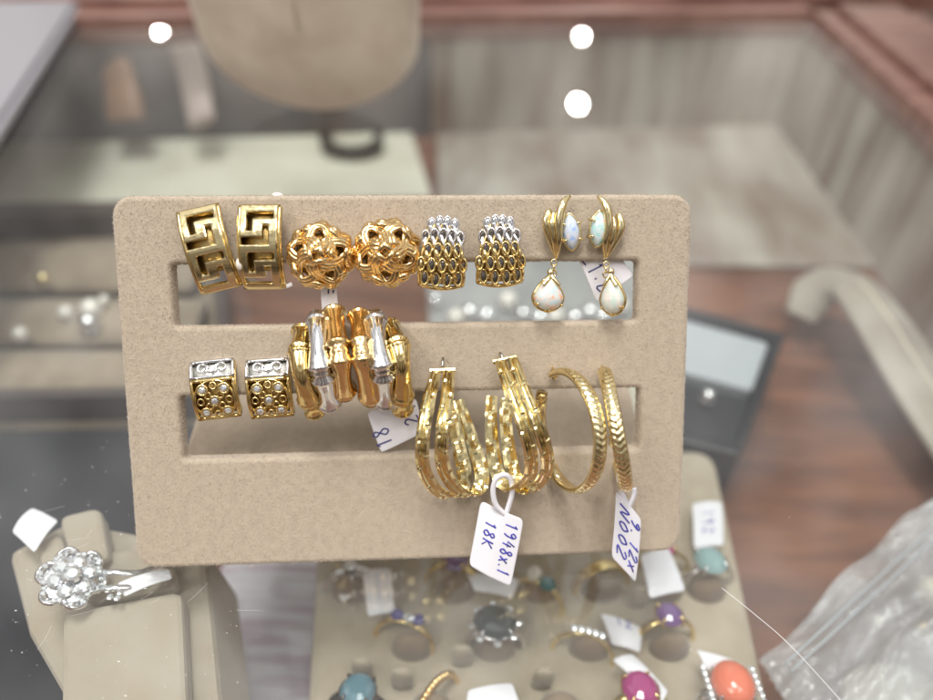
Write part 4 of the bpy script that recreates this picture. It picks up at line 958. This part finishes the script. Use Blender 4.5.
# zip bag
Zp = -6.0
Pz = [at(x, y, Zp) for x, y in ((758, 660), (960, 468), (1080, 620), (850, 800))]; c = sum(Pz, V((0, 0, 0)))/4
rt = empty('zip_bag', T(c), 'crumpled clear plastic zip bag holding small jewellery, at the counter corner', 'plastic bag')
n = 70; mb = MB(); vs = []
for sgn in (1, -1):
    for i in range(n+1):
        for j in range(n+1):
            s, t = i/n, j/n; p = lerpq(Pz, s, t)-c; e_ = min(1, 6*min(s, 1-s, t, 1-t))
            p.z += sgn*(.05+.9*e_*(.5+.5*noise.noise(V((s*3, t*3, 5)))))*.8+.7*noise.noise(V((s*5, t*7, 1)))+.42*abs(noise.noise(V((s*11, t*13, 2+sgn))))+.15*noise.noise(V((s*26, t*24, 4+sgn)))
            p += V((.5*noise.noise(V((s*4, t*4, 8))), .5*noise.noise(V((s*4, t*4, 11))), 0)); vs.append(p)
m1 = (n+1)**2; fs = [(k*m1+i*(n+1)+j, k*m1+(i+1)*(n+1)+j, k*m1+(i+1)*(n+1)+j+1, k*m1+i*(n+1)+j+1) for k in (0, 1) for i in range(n) for j in range(n)]
mb.add(vs, fs, True); mb.build('film', BAG, rt)
for t_ in (.16, .22):
    tube([lerpq(Pz, s, t_ if 0 else t_)-c+V((0, 0, 1.0+.3*noise.noise(V((s*3, t_, 1))))) for s in np.linspace(.02, .98, 16)], .045, 6).build('zip_seam', M_['satin'], rt)
p = at(898, 700, -8.5); rt = empty('ivory_disc', T(p), 'ivory oval disc inside the plastic bag', 'disc')
lathe([(.02, .35), (1.2, .3), (1.6, .1), (1.65, -.2), (1.4, -.4)], 28, Matrix.Diagonal((1.25, .85, 1, 1))).build('disc', M_['creamobj'], rt)
o = C.objects[-1]
for px, py, r, mt, lb in ((874, 620, .35, 'pearl', 'white pearl stud inside the plastic bag above the ivory disc'), (932, 592, .6, 'creamobj', 'ivory bead at the far end of the plastic bag'), (922, 628, .35, 'gold', 'gold ball stud inside the plastic bag by the ivory bead')):
    stud(px, py, -7, r, mt, lb, 'studs inside the plastic bag')

# ------------------------------------------------------------------ things standing on the glass
# necklace bust
bp_ = at(310, 132, 0)
def bustcheck():
    rt = empty('necklace_bust', T((bp_.x, bp_.y+2.2, 0)), 'pale suede necklace bust with rounded base standing on the glass behind the card', 'necklace bust')
    mb = MB(); prof = []
    H = 24; n = 48; rows = 34; vs = []
    for k in range(rows+1):
        f = k/rows; z = H*f**1.5; 
        hw = 6.2*min(1, (1-(1-min(1, z/4.6))**2.2))**.6 if z < 4.6 else 6.2+.05*(z-4.6)
        hw = max(hw, .25); dp = hw*.42
        for i in range(n):
            t = 2*PI*i/n; x = hw*math.cos(t); y = dp*math.sin(t)
            if math.sin(t) < 0: y -= .9*max(0, 1-abs(x)/(.55*hw+.01))*(min(1, z/6))   # front ridge
            vs.append(V((x, y-.10*z+.9, z+.02)))
    fs = [(k*n+i, k*n+(i+1) % n, (k+1)*n+(i+1) % n, (k+1)*n+i) for k in range(rows) for i in range(n)]+[tuple(range(n-1, -1, -1)), tuple(rows*n+i for i in range(n))]
    mb.add(vs, fs, True); mb.build('bust_body', M_['suede'], rt)
    P = [V((.35*math.sin(z*.3), -6.2*.42-.95-.10*z+.93, z)) for z in np.linspace(6, 23, 12)]; tube(P, .05, 6).build('front_seam', M_['suede'], rt)
bustcheck()
# grey plastic box
Pg = [at(x, y, .9) for x, y in ((84, -8), (2, 118))]; u = (Pg[1]-Pg[0]).normalized(); a, b = Pg[0]-u*30, Pg[1]+u*14
nn_ = V((-u.y, u.x, 0)); nn_ = nn_ if nn_.x < 0 else -nn_
c = (a+b)/2; rt = empty('plastic_case', T((c.x, c.y, 0)), 'grey plastic case lying on the glass beside the necklace bust', 'plastic case')
pl = [a, b, b+nn_*22, a+nn_*22]
slab([(p.x-c.x, p.y-c.y) for p in pl], .01, .6).build('case_base', M_['grey'], rt, bevel=.2)
slab([(p.x-c.x, p.y-c.y) for p in (a+nn_*.3, b+nn_*.3, b+nn_*21, a+nn_*21)], .603, .9).build('lid', M_['grey'], rt, bevel=.15)

# dust and scratches on the glass
mb = MB()
for i in range(300):
    if i < 210: px, py = random.uniform(0, 260), random.uniform(400, 700)
    else: px, py = random.uniform(0, 933), random.uniform(150, 700)
    p = at(px, py, .012); r = random.choice((.004, .006, .007, .009, .014)); a_ = random.uniform(0, PI); k = random.choice((1, 1, 1.6, 3))
    mb.add([p+V((r*k*math.cos(a_+t)*1, r*math.sin(a_+t), 0)) for t in (0, 1.3, 2.6, 4.0, 5.2)]+[p+V((0, 0, r*.5))], [(0, 1, 5), (1, 2, 5), (2, 3, 5), (3, 4, 5), (4, 0, 5)], False)
for i in range(14):
    px, py = (random.uniform(20, 240), random.uniform(440, 690)); p = at(px, py, .006); a_ = random.gauss(.9, .5); l = random.uniform(.2, .9)
    q = p+V((l*math.cos(a_), l*math.sin(a_), 0)); tube([p, (p+q)/2+V((.03, 0, 0)), q], .0028, 4, mb)
o = mb.build('dust', M_['dustm']); o['kind'] = 'stuff'; o['label'] = 'fine dust flecks and scratches on the glass'
o = tube(spline([at(722, 588, .03), at(752, 612, .05), (at(790, 645, .03)), at(845, 705, .03)], 8), .009, 6).build('fibre', M_['white']); tag_(o, 'thin pale fibre lying on the glass by the ring tray corner', 'fibre')

# ------------------------------------------------------------------ view
sc.view_settings.view_transform = 'Standard'; sc.view_settings.look = 'None'; sc.view_settings.exposure = 0; sc.view_settings.gamma = 1
sc.cycles.max_bounces = 10; sc.cycles.transparent_max_bounces = 24; sc.cycles.use_denoising = True
sc.cycles.caustics_reflective = True; sc.cycles.sample_clamp_indirect = 6
